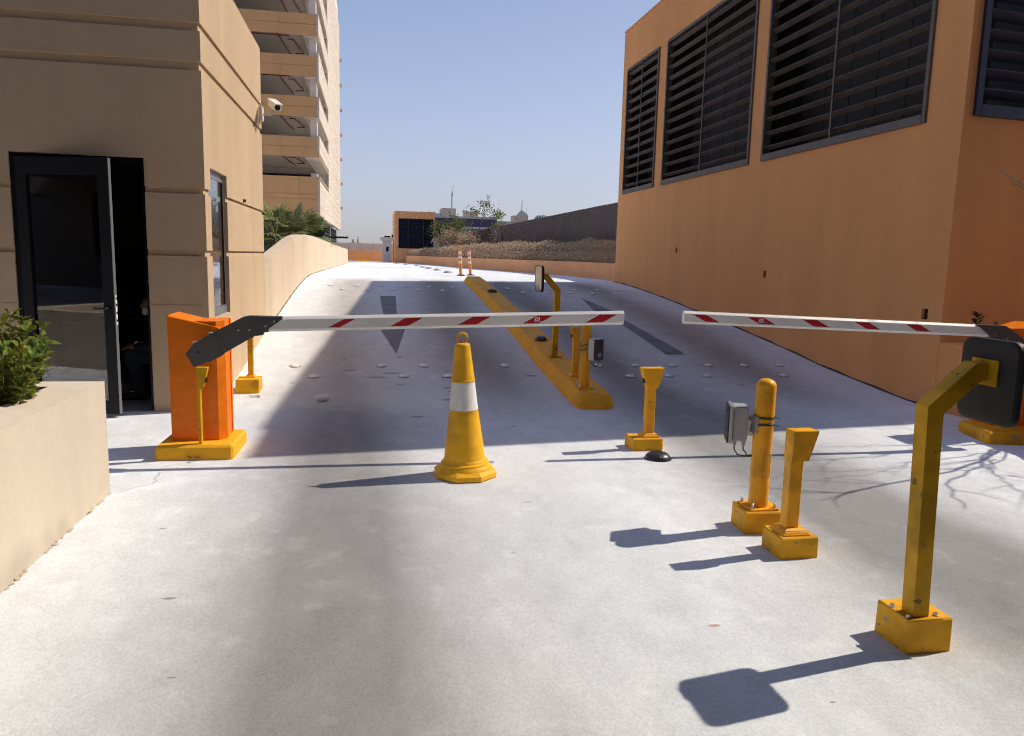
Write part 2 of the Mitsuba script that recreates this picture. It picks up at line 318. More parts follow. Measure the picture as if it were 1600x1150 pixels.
# retaining side of the podium
# painted-over arrows: thin dark sheets 4 mm proud
def marking(pts, lift=0.004):
    P = Polygon(pts); y0, y1 = P.bounds[1], P.bounds[3]; vs, fs, n = [], [], 0
    cuts = np.arange(y0, y1 + 0.1, 0.1)
    for a, b in zip(cuts[:-1], cuts[1:]):
        g = P.intersection(sbox(-50, a, 50, b))
        for q in getattr(g, 'geoms', [g]):
            if q.is_empty or q.geom_type != 'Polygon': continue
            m = trimesh.creation.triangulate_polygon(q, engine='earcut')
            v = np.c_[m[0], zg(m[0][:, 1]) + lift]; vs.append(v); fs.append(np.asarray(m[1]) + n); n += len(v)
    return trimesh.Trimesh(np.vstack(vs), np.vstack(fs), process=False)
k = thing('lane_arrow', 'faded dark grey arrow painted on the left ramp lane, pointing down towards the cone', 'road marking')
obj(k, marking([(0.13, 15.1), (0.43, 15.1), (0.37, 11.75), (0.48, 11.75), (0.30, 10.08), (0.10, 11.75), (0.19, 11.75)]), 'm_marking_grey')
k = thing('lane_arrow', 'faded dark grey arrow painted on the right ramp lane beside the orange wall', 'road marking')
obj(k, marking([(4.22, 15.2), (4.40, 13.55), (4.28, 13.55), (4.36, 10.1), (4.06, 10.1), (4.16, 13.55), (4.02, 13.55)]), 'm_marking_grey')
# drain line across the deck
k = thing('drain_channel', 'thin dark drain channel running across the sunlit deck', 'drain')
obj(k, trimesh.Trimesh([(-0.8, 33.6, 1.019), (5.6, 34.2, 1.017), (5.6, 34.75, 1.016), (-0.8, 34.1, 1.018)], [(0, 1, 2), (0, 2, 3)], process=False), 'm_marking_grey')

# ------------------------------------------------------------------ right louvred building
RX, RY0, RY1, RZ = 6.1, 7.33, 18.9, 7.10
def front_y(x): return RY0 + 0.11 * (x - RX)
louv = [(16.40, 18.53, 3.20, 6.16), (12.02, 15.93, 3.20, 6.16), (7.88, 11.60, 3.20, 6.16)]
k = thing('louvred_building', 'orange-brown rendered building with three dark louvres on its side, right of the ramp', 'building')
solid = tm(manifold3d.Manifold.extrude(manifold3d.CrossSection([[(RX, RY0), (14.0, front_y(14)), (14.0, RY1), (RX, RY1)]]), RZ + 0.6).translate([0, 0, -0.6]))
man = mani(solid)
for (a, b, z0, z1) in louv:
    man -= mbox(RX - 0.1, RX + 0.75, a, b, z0, z1)
man -= mbox(6.22, 8.6, 7.0, 8.3, 3.19, 6.1) ^ mbox(6.22, 8.6, 7.0, 8.3, 3.19, 6.1)
for y, z in ((14.91, 1.82), (11.25, 1.43), (7.60, 1.08)):
    s = 0.05 if y < 9 else 0.045
    man -= mbox(RX - 0.1, RX + 0.06, y - s, y + s, z - s * 1.2, z + s * 1.2)
part(k, 'wall', tm(man), 'm_stucco_orange', label='orange-brown rendered wall')
part(k, 'coping', bx(RX - 0.015, 14.0, RY0 + 0.9, RY1 + 0.015, RZ + 0.002, RZ + 0.03), 'm_stucco_orange')
for y, z in ((14.91, 1.82), (11.25, 1.43), (7.60, 1.08)):
    part(k, 'outlet', bx(RX + 0.04, RX + 0.055, y - 0.05, y + 0.05, z - 0.06, z + 0.06), 'm_black_plastic')
for i, (a, b, z0, z1) in enumerate(louv):
    fr = 0.055
    lv = part(k, 'louvre', cat_(bx(RX - 0.03, RX + 0.09, a + 0.002, a + fr, z0 + .002, z1 - .002), bx(RX - 0.03, RX + 0.09, b - fr, b - 0.002, z0 + .002, z1 - .002),
              bx(RX - 0.035, RX + 0.088, a + fr, b - fr, z0 + .002, z0 + fr + 0.045), bx(RX - 0.035, RX + 0.088, a + fr, b - fr, z1 - fr, z1 - .002)), 'm_louvre_brown',
              label=('narrow louvre at the far end of the wall', 'middle louvre of the wall', 'louvre nearest the wall corner')[i])
    m = (a + b) / 2
    part(lv, 'mullion', bx(RX - 0.024, RX - 0.008, m - 0.016, m + 0.016, z0 + fr + .046, z1 - fr - .001), 'm_louvre_brown')
    nb = 13; p0, p1 = z0 + 0.20, z1 - 0.13
    for j in range(nb):
        z = p0 + (p1 - p0) * j / (nb - 1)
        part(lv, 'slat', tilted_slat_x(RX + 0.035, a + fr + 0.003, b - fr - 0.003, z, 0.092, 0.010, 26), 'm_louvre_brown')
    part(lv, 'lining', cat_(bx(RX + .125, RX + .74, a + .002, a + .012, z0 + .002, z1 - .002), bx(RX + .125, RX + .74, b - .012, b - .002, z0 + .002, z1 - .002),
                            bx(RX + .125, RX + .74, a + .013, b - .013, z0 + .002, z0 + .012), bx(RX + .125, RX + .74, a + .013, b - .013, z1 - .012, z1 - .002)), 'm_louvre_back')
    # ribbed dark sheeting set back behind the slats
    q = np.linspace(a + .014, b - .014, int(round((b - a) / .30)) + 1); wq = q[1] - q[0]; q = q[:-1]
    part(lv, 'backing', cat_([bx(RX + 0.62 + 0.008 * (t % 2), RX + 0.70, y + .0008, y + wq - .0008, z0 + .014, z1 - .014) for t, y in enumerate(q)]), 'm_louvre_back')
ysb = np.linspace(RY0 - .2, RY1, 60); lo = [(y, gz(y) - .05) for y in ysb]; hi = [(y, gz(y) + .018 + .008 * math.sin(y * 7.0)) for y in ysb[::-1]]
part(k, 'base_joint', ext(lo + hi, .012, 'yz', RX - .012), 'm_dark_wood', label='dark gap along the foot of the wall')
# navy louvre in the shaded end wall
a, b, z0, z1 = 6.222, 8.59, 3.192, 6.09
def skew(m, x0=0):  # follow the slightly splayed end wall
    m = m.copy(); v = np.array(m.vertices); v[:, 1] += 0.11 * (v[:, 0] - RX); m.vertices = v; return m
F = RY0
lv = part(k, 'louvre', skew(cat_(bx(a, a + 0.075, F - 0.04, F + 0.10, z0, z1), bx(b - 0.075, b, F - 0.04, F + 0.10, z0, z1), bx(a + .075, b - .075, F - 0.043, F + 0.098, z0, z0 + 0.12), bx(a + .075, b - .075, F - .043, F + .098, z1 - .08, z1))), 'm_louvre_navy', label='navy blue louvre on the shaded end wall')
for j in range(14):
    z = z0 + 0.245 + j * 0.197
    part(lv, 'slat', skew(tilted_slat_y(a + 0.078, b - 0.078, F + 0.03, z, 0.13, 0.012, -38)), 'm_louvre_navy')
part(lv, 'backing', skew(bx(a + .01, b - .01, F + 0.60, F + 0.64, z0 + .01, z1 - .01)), 'm_black_plastic')

# ------------------------------------------------------------------ left guard house
GX, GY0, GY1, GZ = -1.53, 7.6, 11.45, 4.35
g = thing('guard_house', 'beige rendered guard house with an open dark doorway on the left', 'guard house')
h = mbox(-6.2, GX, GY0, GY1, -0.5, GZ)
h -= mbox(-5.9, GX - 0.22, GY0 + 0.22, GY1 - 0.2, 0.055, 3.0)
h -= mbox(-3.17, -2.05, GY0 - 0.1, GY0 + 0.3, 0.055, 2.415)            # doorway
WY0, WY1, WZ0, WZ1 = 7.86, 8.70, 0.93, 2.37
h -= mbox(GX - 0.5, GX + 0.1, WY0, WY1, WZ0, WZ1)                       # window
def ring(z0, z1, d=0.022):
    o = mbox(-6.4, GX + 0.2, GY0 - 0.2, GY1 + 0.2, z0, z1); i = mbox(-6.2 + d, GX - d, GY0 + d, GY1 - d, z0 - 1, z1 + 1)
    return o - i
for zc, w in ((3.575, 0.075), (3.235, 0.075), (2.13, 0.055), (1.56, 0.055)):
    h -= ring(zc - w / 2, zc + w / 2)
h -= mbox(-2.045, -1.60, GY0 - 0.1, GY0 + 0.007, 1.075, 1.155)
h -= mbox(-6.4, -3.17, GY0 - 0.1, GY0 + 0.007, 1.075, 1.155)
part(g, 'wall', tm(h), 'm_stucco_beige', label='beige rendered wall with recessed grooves')
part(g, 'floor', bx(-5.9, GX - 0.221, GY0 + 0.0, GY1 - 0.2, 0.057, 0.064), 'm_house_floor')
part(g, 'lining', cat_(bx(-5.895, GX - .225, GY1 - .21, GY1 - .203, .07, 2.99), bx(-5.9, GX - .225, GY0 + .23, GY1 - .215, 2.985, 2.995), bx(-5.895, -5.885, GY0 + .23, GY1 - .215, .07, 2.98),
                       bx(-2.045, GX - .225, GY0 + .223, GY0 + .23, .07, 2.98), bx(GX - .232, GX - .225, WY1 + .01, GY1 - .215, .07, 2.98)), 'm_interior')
part(g, 'overflow_pipe', tube([(GX - 0.02, 9.75, 2.19), (GX + 0.03, 9.75, 2.185)], 0.02, 10), 'm_dark_wood')
# window
xw = GX - 0.040
w = part(g, 'window', cat_(bx(xw - .05, xw, WY0 + .002, WY0 + .04, WZ0 + .002, WZ1 - .002), bx(xw - .05, xw, WY1 - .034, WY1 - .002, WZ0 + .002, WZ1 - .002),
         bx(xw - .05, xw + .012, WY0 + .04, WY1 - .034, WZ0 + .002, WZ0 + .085), bx(xw - .05, xw - .002, WY0 + .04, WY1 - .034, WZ1 - .075, WZ1 - .002)), 'm_aluminium')
part(w, 'pane', trimesh.Trimesh([(xw - .008, WY0 + .04, WZ0 + .085), (xw - .008, WY1 - .034, WZ0 + .085), (xw - .008, WY1 - .034, WZ1 - .075), (xw - .008, WY0 + .04, WZ1 - .075)], [(0, 1, 2), (0, 2, 3)], process=False), 'm_window')
part(w, 'gasket', bx(xw - .012, xw + .002, WY1 - .044, WY1 - .0345, WZ0 + .087, WZ1 - .077), 'm_black_plastic')
# door leaf, hinged on its far side, standing open outwards
HX, HY = -3.12, GY0 + 0.06
ang = -15.0
def leaf(m): return moved(moved(m, rotz(ang)), trimesh.transformations.translation_matrix([HX, HY, 0]))
DW, dz0, dz1 = 0.865, 0.075, 2.375
d = part(g, 'door', leaf(cat_(bx(0, .10, -.045, 0, dz0, dz1, .003), bx(DW - .10, DW, -.045, 0, dz0, dz1, .003), bx(.10, DW - .10, -.044, -.001, dz0, dz0 + .12), bx(.10, DW - .10, -.044, -.001, dz1 - .15, dz1))), 'm_frame_black', label='open black framed glass door')
part(d, 'pane', leaf(trimesh.Trimesh([(.10, -.02, dz0 + .12), (DW - .10, -.02, dz0 + .12), (DW - .10, -.02, dz1 - .15), (.10, -.02, dz1 - .15)], [(0, 1, 2), (0, 2, 3)], process=False)), 'm_tinted')
part(d, 'edge_trim', leaf(bx(DW + .0005, DW + .006, -.040, -.006, dz0 + .01, dz1 - .005)), 'm_aluminium')
part(d, 'lock_plate', leaf(bx(DW + .0065, DW + .010, -.034, -.012, .90, 1.17)), 'm_white_paint')
for z in (.93, 1.0, 1.07, 1.13):
    part(d, 'lock_bolt', leaf(bx(DW + .010, DW + .012, -.030, -.016, z, z + .022)), 'm_black_plastic')
part(d, 'handle', leaf(cat_(tube([(DW - .05, 0, 1.05), (DW - .05, .05, 1.05), (DW - .16, .05, 1.05)], .011, 8), tube([(DW - .05, -.045, 1.05), (DW - .05, -.095, 1.05), (DW - .16, -.095, 1.05)], .011, 8))), 'm_black_plastic')
part(g, 'door_frame', cat_(bx(-3.168, -3.125, GY0 + .02, GY0 + .12, .066, 2.41), bx(-2.093, -2.052, GY0 + .08, GY0 + .14, .066, 2.41), bx(-3.124, -2.094, GY0 + .08, GY0 + .138, 2.355, 2.412)), 'm_frame_black')
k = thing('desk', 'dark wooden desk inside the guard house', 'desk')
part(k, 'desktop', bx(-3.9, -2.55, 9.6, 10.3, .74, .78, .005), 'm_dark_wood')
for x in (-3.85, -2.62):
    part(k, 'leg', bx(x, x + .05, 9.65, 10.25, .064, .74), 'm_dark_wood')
# cctv camera on the corner
k = thing('security_camera', 'small white bullet camera on the corner of the guard house wall', 'security camera')
part(k, 'mounting_box', bx(GX + .002, GX + .05, 11.20, 11.36, 3.36, 3.55, .008), 'm_pale_enclosure')
part(k, 'bracket', tube([(GX + .05, 11.25, 3.44), (GX + .12, 11.25, 3.44), (GX + .19, 11.12, 3.42), (GX + .23, 11.05, 3.47)], .014, 10), 'm_galvanised')
M = trimesh.transformations.translation_matrix([GX + .235, 11.03, 3.535]) @ rot(203, [0, 0, 1]) @ rot(-20, [1, 0, 0])
part(k, 'housing', moved(cat_(bx(-.05, .05, -.17, .14, -.045, .04, .012), bx(-.056, .056, -.18, .18, .036, .052, .005)), M), 'm_white_paint')
part(k, 'lens', moved(lathe([(0, .146), (.036, .146), (.040, .140), (.040, .12)], (0, 0, 0), 20) .apply_transform(rot(-90, [1, 0, 0])), M), 'm_black_plastic')

# ------------------------------------------------------------------ low curved-top wall beside the ramp
lw = thing('low_wall', 'low beige wall with a curved top beside the ramp, left', 'wall')
wy = np.array([11.452, 12.1, 12.9, 14.2, 15.4, 16.45, 17.2, 18.8, 21, 24, 28, 33, 38, 43, 48.2]); wz = np.array([1.40, 1.47, 1.565, 1.70, 1.83, 1.915, 1.955, 1.995, 2.0, 1.98, 1.95, 1.91, 1.87, 1.84, 1.815])
wf = PchipInterpolator(wy, wz)
joints = [11.452, 12.11, 14.90, 17.80, 20.78, 24.2, 28.3, 33.2, 38.0, 43.0, 48.2]
for a, b in zip(joints[:-1], joints[1:]):
    ys = np.linspace(a + .005, b - .005, max(4, int((b - a) / .18)))
    P = [(a + .005, -.3)] + [(b - .005, -.3)] + [(y, float(wf(y))) for y in ys[::-1]]
    part(lw, 'wall_panel', ext(P, 0.2, 'yz', GX - 0.2), 'm_stucco_low')
ysb = np.linspace(11.46, 48.1, 110)
part(lw, 'base_joint', ext([(y, gz(y) - .05) for y in ysb] + [(y, gz(y) + .012 + .006 * math.sin(y * 9.0)) for y in ysb[::-1]], .010, 'yz', GX), 'm_dark_wood', label='dark gap along the foot of the wall')
part(lw, 'core', ext([(11.46, -.3), (48.19, -.3)] + [(y, float(wf(y)) - .03) for y in np.linspace(48.19, 11.46, 90)], 0.14, 'yz', GX - 0.17), 'm_stucco_low')

# ------------------------------------------------------------------ left planter with shrub
k = thing('planter_wall', 'chest-low beige planter with a flat ledge in the left foreground', 'planter')
pl = mbox(-6.5, -1.70, -1.5, 5.215, -.3, .745) - mbox(-6.2, -1.955, -1.2, 5.02, .5, 1.5)
pm = tm(pl)
part(k, 'wall', cat_(pm), 'm_stucco_planter')
part(k, 'render_crust', cat_([moved(hull(np.c_[rng.normal(0, .009, 9), rng.normal(0, .014, 9), rng.normal(0, .005, 9)]), trimesh.transformations.translation_matrix([-1.695, y, .004])) for y in rng.uniform(3.4, 5.2, 34)]), 'm_stucco_planter', kind='stuff')
struct('planter_soil', bx(-6.19, -1.96, -1.19, 5.015, .52, .60), 'm_soil')
def shrub(key, spots, mat_, leafL, leafW, per):
    C, D, N, Ls, stems = [], [], [], [], []
    for (x, y, z, h, sp) in spots:
        for s in range(int(per)):
            a = rng.uniform(0, 2 * np.pi); r = sp * rng.uniform(.2, 1.0); hh = h * rng.uniform(.55, 1.0)
            e = np.array([x + r * np.cos(a), y + r * np.sin(a), z + hh]); b0 = np.array([x + .15 * r * np.cos(a), y + .15 * r * np.sin(a), z])
            mid = (b0 + e) / 2 + [.15 * r * np.cos(a), .15 * r * np.sin(a), 0]
            ts = np.linspace(0, 1, 7)[:, None]; pts = (1 - ts) ** 2 * b0 + 2 * ts * (1 - ts) * mid + ts ** 2 * e
            stems.append(tube(pts, np.linspace(.006, .002, 7), 4, False))
            for t in np.linspace(.35, 1.0, 13):
                p = (1 - t) ** 2 * b0 + 2 * t * (1 - t) * mid + t ** 2 * e; ax = e - mid; ax /= np.linalg.norm(ax)
                for q in range(2 if t < .97 else 5):
                    dd = unit(1)[0]; dd = dd - ax * (dd @ ax); dd /= np.linalg.norm(dd) + 1e-9; dd = dd + ax * rng.uniform(.3, 1.1)
                    C.append(p); D.append(dd); N.append(np.array([0, 0, 1.0]) + .7 * unit(1)[0]); Ls.append(rng.uniform(.7, 1.25))
    Ls = np.array(Ls)
    part(key, 'stems', cat_(stems), 'm_bark')
    part(key, 'foliage', leaves(C, D, N, Ls * leafL, Ls * leafW), mat_, kind='stuff')
k = thing('leafy_shrub', 'bushy bright green shrub growing in the left foreground planter', 'shrub')
shrub(k, [(-2.10, 4.80, .6, .52, .30), (-2.02, 4.55, .6, .46, .28), (-2.32, 4.60, .6, .62, .34), (-2.45, 4.85, .6, .6, .30), (-2.25, 4.35, .6, .50, .30), (-2.6, 4.6, .6, .7, .35)], 'm_leaf_shrub', .062, .036, 19)
k = thing('leafy_shrub', 'tall shoot of the green shrub rising above the planter against the dark door', 'shrub')
shrub(k, [(-2.06, 4.86, .6, .72, .10)], 'm_leaf_shrub', .062, .032, 6)

# ------------------------------------------------------------------ palms and bush behind the low wall
def fan_palm(x, y, z, s, n, label):
    k = thing('fan_palm', label, 'palm', None)
    part(k, 'trunk', tube([(x, y, z), (x + .02, y, z + .3 * s), (x, y + .02, z + .55 * s)], [.11 * s, .10 * s, .07 * s], 9), 'm_bark')
    blades, stalks = [], []
    for i in range(n):
        az = i * 2.399 + rng.uniform(-.3, .3); el = math.radians(rng.uniform(-25, 80)); L = s * rng.uniform(.45, .75)
        o = np.array([x, y, z + .55 * s]); dr_ = np.array([math.cos(az) * math.cos(el), math.sin(az) * math.cos(el), math.sin(el)])
        e = o + dr_ * L + np.array([0, 0, -.10 * L]); stalks.append(tube([o, (o + e) / 2 + [0, 0, .05 * L], e], .010 * s, 4, False))
        side = np.cross(dr_, [0, 0, 1.0]); side /= np.linalg.norm(side) + 1e-9; nn = np.cross(side, dr_)
        th = np.radians(np.linspace(-80, 80, 17)); R = s * rng.uniform(.45, .64)
        for t in th:
            dd = dr_ * math.cos(t) + side * math.sin(t) - np.array([0, 0, .28]) * rng.uniform(.4, 1.3)
            dd /= np.linalg.norm(dd); tip = e + dd * R * (1 - .12 * abs(t)) - np.array([0, 0, .13 * R])
            m_ = e + dd * R * .5; wv = side * math.cos(t) - dr_ * math.sin(t); w_ = .036 * s
            blades.append(np.array([e, m_ + wv * w_, m_ - wv * w_ + nn * w_ * .5, tip]))
    v = np.vstack(blades); q = np.arange(len(blades))[:, None] * 4
    part(k, 'stalks', cat_(stalks), 'm_leaf_palm')
    part(k, 'fronds', trimesh.Trimesh(v, np.vstack([q + [0, 1, 2], q + [1, 3, 2]]), process=False), 'm_leaf_palm', kind='stuff')
fan_palm(-2.95, 24.5, 1.25, 1.25, 22, 'green fan palm half hidden by the corner of the guard house')
fan_palm(-2.75, 27.0, 1.25, 1.25, 22, 'tall fan palm behind the curved top of the low wall')
fan_palm(-2.62, 29.5, 1.55, 1.10, 20, 'fan palm with drooping fronds beside the dark rounded bush')
k = thing('rounded_bush', 'dark green rounded bush behind the low wall, before the tower louvre', 'bush')
n = 3600; dd = unit(n); rr = rng.uniform(.75, 1.0, n) * (0.85 + 0.3 * meshkit.noise(dd * 2.5 + 4))
part(k, 'trunk', tube([(-2.6, 34, 1.2), (-2.6, 34, 2.5)], [.05, .04], 7), 'm_bark')
part(k, 'foliage', leaves(np.array([-2.63, 34.0, 2.58]) + dd * rr[:, None] * [.60, .60, .52], dd + .9 * unit(n), unit(n), rng.uniform(.09, .14, n), .055), 'm_leaf_bush', kind='stuff')

# ------------------------------------------------------------------ car-park tower
tw = thing('parking_tower', 'tall tan car park tower with open floors and long stone side, left', 'tower')
TX, TY0, TY1 = -3.9, 60.0, 97.0
pitch, base = 2.875, 7.15
floors = 8
stone_bays = []
for i in range(floors):
    zt = base + pitch * i; zb = zt - 1.45
    if i == 0: zb = 4.27
    # parapet panels on the shaded end
    rows = [(zb, zb + 1.23), (zb + 1.25, zb + 1.60), (zb + 1.62, zt)] if i == 0 else [(zb, zb + .71), (zb + .73, zt)]
    xs = [TX - .02, -6.62, -9.4, -12.2, -15.0] if i else [TX - .02, -5.4, -8.05, -11, -15]
    for (a, b) in rows:
        for x1, x0 in zip(xs[:-1], xs[1:]):
            part(tw, 'panel', bx(x0 + .012, x1 - .012, TY0, TY0 + .12, a + .01, b - .01), 'm_tower_panel')
    part(tw, 'parapet', bx(-15, TX - .12, TY0 + .05, TY0 + .25, zb + .02, zt - .02), 'm_tower_panel')
    sl = part(tw, 'floor_slab', bx(-20, TX - .10, TY0 + .26, TY1 - .2, zb + .35, zb + .60), 'm_soffit')
    if i > 0:
        part(tw, 'beam', bx(-5.0, -4.05, TY0 + .27, 76, zb - .02, zb + .34), 'm_soffit')
    part(tw, 'column', bx(-4.62, -4.12, TY0 + .9, TY0 + 1.5, zb + .6, zb + .6 + pitch - .27), 'm_tower_white')
    part(tw, 'column', bx(-4.75, -4.3, 71.0, 71.9, zb + .6, zb + .6 + pitch - .27), 'm_tower_white')
    # red fire mains under the ceiling of this floor
    zc = zb + .35 - .10
    if i > 0:
        pts = [[(-15, 61.6, zc), (-6.1, 61.6, zc)], [(-6.9, 61.2, zc), (-6.5, 68.5, zc)], [(-6.3, 62.4, zc - .05), (-5.9, 62.4, zc - .05), (-5.5, 66.5, zc - .05), (-6.1, 66.6, zc - .05)], [(-12.6, 61.5, zc), (-11.6, 69, zc)]]
        for q in pts:
            part(tw, 'pipe', tube(np.array(q), .045, 6), 'm_red_pipe')
# stone courses along the sunny side
zc, ch = 4.27, 0.655
tops = [base + pitch * i for i in range(floors)]
while zc < base + pitch * (floors - 1):
    zt = zc + ch
    op = any(t < (zc + zt) / 2 < t + pitch - 1.45 for t in tops)
    y0 = 71.9 if op else TY0 - .02
    part(tw, 'course', bx(TX - .16, TX + rng.uniform(-.006, .006), y0, TY1, zc + .012, zt - .012), 'm_tower_stone')
    zc = zt
for i, t in enumerate(tops[:-1]):
    for q in (t, t + pitch - 1.45):   # reveal edges of the open corner bays
        part(tw, 'edge', bx(TX - .165, TX + .012, TY0 - .025, 71.92, q - .045, q + .0), 'm_tower_stone')
part(tw, 'backing', cat_(bx(-15, TX - .17, 72.1, 72.3, 4.3, 30), bx(TX - .30, TX - .17, 72.3, TY1 - .02, 4.3, 30)), 'm_tower_white')
part(tw, 'rear_wall', bx(-15, -4.8, 71.7, 72.05, 4.3, 8.4), 'm_louvre_black')
lvw = part(tw, 'louvre', cat_(bx(TX - .55, TX - .50, TY0 + .4, TY1, .9, 4.25), bx(-15, TX - .5, TY0 + .40, TY0 + .45, .9, 4.25)), 'm_louvre_black', label='dark louvre band at the tower foot')
for j in range(9):
    z = 1.25 + j * .34
    part(lvw, 'slat', tilted_slat_x(TX - .36, TY0 + .3, TY1, z, .22, .02, 30), 'm_louvre_brown')
for y in (66.0, 78, 90):
    part(lvw, 'post', bx(TX - .28, TX - .20, y, y + .25, .95, 4.22), 'm_city_grey')
for i in range(7):
    part(tw, 'spout', bx(TX - .1, TX + .28, TY1 + .02, TY1 + .5, base + pitch * i - .3, base + pitch * i), 'm_tower_stone')
k = thing('height_bar', 'short black horizontal bar sticking out beside the tower foot', 'bar')
obj(k, bx(-3.3, -1.9, 61, 61.1, 2.70, 2.83, .01), 'm_frame_black')

# ------------------------------------------------------------------ far end of the deck
k = thing('vent_block', 'small flat orange block with a square dark louvre at the deck end', 'building')
BY = 57.0; b0, b1, bz = 1.55, 4.45, 4.70
blk = mbox(b0, b1, BY, BY + 6, .5, bz) - mbox(1.82, 4.36, BY - .1, BY + .25, 2.02, 4.18)
part(k, 'wall', tm(blk), 'm_stucco_far')
lv = part(k, 'louvre', cat_(bx(1.822, 1.87, BY - .03, BY + .06, 2.022, 4.178), bx(4.31, 4.358, BY - .03, BY + .06, 2.022, 4.178), bx(1.87, 4.31, BY - .031, BY + .058, 2.022, 2.07), bx(1.87, 4.31, BY - .031, BY + .058, 4.13, 4.178),
          bx(2.50, 2.55, BY - .025, BY + .05, 2.07, 4.13), bx(3.62, 3.67, BY - .025, BY + .05, 2.07, 4.13)), 'm_louvre_navy')
for j in range(17):
    part(lv, 'slat', tilted_slat_y(1.872, 4.308, BY + .09, 2.15 + j * .118, .10, .012, -35), 'm_louvre_navy')
part(lv, 'backing', bx(1.825, 4.355, BY + .20, BY + .24, 2.025, 4.175), 'm_black_plastic')
k = thing('white_kiosk', 'small white booth with a little window at the deck end', 'booth')
KY = 60.0
part(k, 'body', tm(mbox(.72, 1.40, KY, KY + 1.6, .94, 2.62) - mbox(.98, 1.18, KY - .1, KY + .06, 1.78, 2.14)), 'm_white_paint')
part(k, 'roof', bx(.55, 1.58, KY - .18, KY + 1.8, 2.62, 2.86, .015), 'm_white_paint')
part(k, 'window', bx(.985, 1.175, KY + .045, KY + .055, 1.785, 2.135), 'm_frame_black')
part(k, 'plinth', bx(.62, 1.62, KY - .35, KY + 1.8, .93, 1.0), 'm_white_paint')
part(k, 'roof_unit', cat_(bx(.85, 1.3, KY + .3, KY + .8, 2.86, 2.96), bx(1.40, 1.52, KY + .3, KY + .5, 2.86, 3.06)), 'm_black_plastic')
k = thing('parapet_wall', 'low brown parapet wall closing the far end of the deck', 'wall')
part(k, 'wall', bx(-9, 8, 66.0, 66.3, .6, 1.80), 'm_stucco_far')
part(k, 'planting', cat_([leaves(np.c_[rng.uniform(-2, .8, 160), rng.uniform(66.05, 66.25, 160), np.full(160, 1.78)], np.c_[rng.normal(0, .4, (160, 2)), np.ones(160)], unit(160), rng.uniform(.05, .22, 160) * (rng.random(160) > .5), .05)]), 'm_leaf_hedge', kind='stuff')
k = thing('glass_screen', 'pale translucent screen fence above the brown parapet wall', 'fence')
for i in range(9):
    x = -6 + i * 1.0
    part(k, 'screen_panel', bx(x + .02, x + .98, 67.0, 67.04, 1.5, 2.44), 'm_translucent_panel')
for i in range(10):
    part(k, 'post', bx(-6.02 + i * 1.0, -5.98 + i * 1.0, 67.05, 67.10, 1.0, 2.50), 'm_city_grey')
k = thing('kerb_stone', 'short yellow painted kerb before the far parapet wall', 'kerb')
obj(k, bx(-1.5, -.2, 65.4, 65.7, .9, 1.08, .02), 'm_kerb_yellow')

# ------------------------------------------------------------------ right planter, hedge, dark fence, trees
pp = [(6.10, 18.902), (6.22, 21), (6.20, 23.5), (5.75, 26.5), (5.15, 31), (4.55, 38), (4.05, 45), (3.2, 50.5), (2.35, 56.6)]
pf = PchipInterpolator([q[1] for q in pp], [q[0] for q in pp])
k = thing('long_planter', 'long low orange planter wall curving along the right edge of the deck', 'planter')
ysx = np.linspace(18.902, 56.6, 80); xx = pf(ysx)
ring_ = [(x, y) for x, y in zip(xx, ysx)] + [(x + .25, y) for x, y in zip(xx[::-1], ysx[::-1])]
P = Polygon(ring_)
part(k, 'wall', ext(P, 1.20, 'xy', .30), 'm_stucco_far')
ring2 = [(x + .24, y) for x, y in zip(xx, ysx)] + [(7.25, 57), (7.25, 18.95)]
vs = np.array([(x + .24, y, 1.44) for x, y in zip(xx, ysx)] + [(max(7.3, x + .6), y, 1.75) for x, y in zip(xx, ysx)]); n = len(xx)
fs = []
for i in range(n - 1): fs += [(i, i + n, i + 1), (i + 1, i + n, i + n + 1)]
struct('planter_soil', trimesh.Trimesh(vs, fs, process=False), 'm_soil')
k = thing('dry_hedge', 'long clipped dry brown hedge growing in the orange planter', 'hedge')
N = 46000
ty = 18.95 + (57.0 - 18.95) * rng.random(N) ** 1.7
hx = pf(np.clip(ty, 18.95, 56.5)) + .22
hh = np.interp(ty, [19, 24, 32, 42, 50, 57], [.72, .74, .72, .66, .56, .40]) * (0.88 + .24 * meshkit.noise(np.c_[ty * 1.1, ty * 0, ty * 0]))
wdt = np.interp(ty, [19, 30, 57], [.75, .8, .9])
a_ = rng.uniform(0, np.pi, N); q = rng.uniform(.80, 1.02, N) ** .6
sx = np.cos(a_); sz = np.sin(a_); sq = np.maximum(np.abs(sx), sz) ** .55
cx = hx + wdt / 2 - sx / sq * wdt / 2 * q; cz = 1.40 + sz / sq * hh * q
big = np.interp(ty, [19, 30, 57], [.045, .07, .12])
cen = np.c_[cx, ty, cz] + unit(N) * (big * rng.uniform(0, 1.2, N))[:, None]; out_ = np.c_[-sx, 0 * sx, sz] + .9 * unit(N)
part(k, 'foliage', leaves(cen, out_, unit(N), big * rng.uniform(.7, 1.5, N), big * .42), 'm_leaf_hedge', kind='stuff')
part(k, 'core', cat_(tube(np.c_[pf(np.linspace(19.0, 56.5, 60)) + .62, np.linspace(19.0, 56.5, 60), np.full(60, 1.60)], np.linspace(.27, .20, 60), 9)), 'm_dry_twig')
k = thing('ribbed_fence', 'tall dark brown ribbed metal fence behind the dry hedge', 'fence')
FX = 7.35
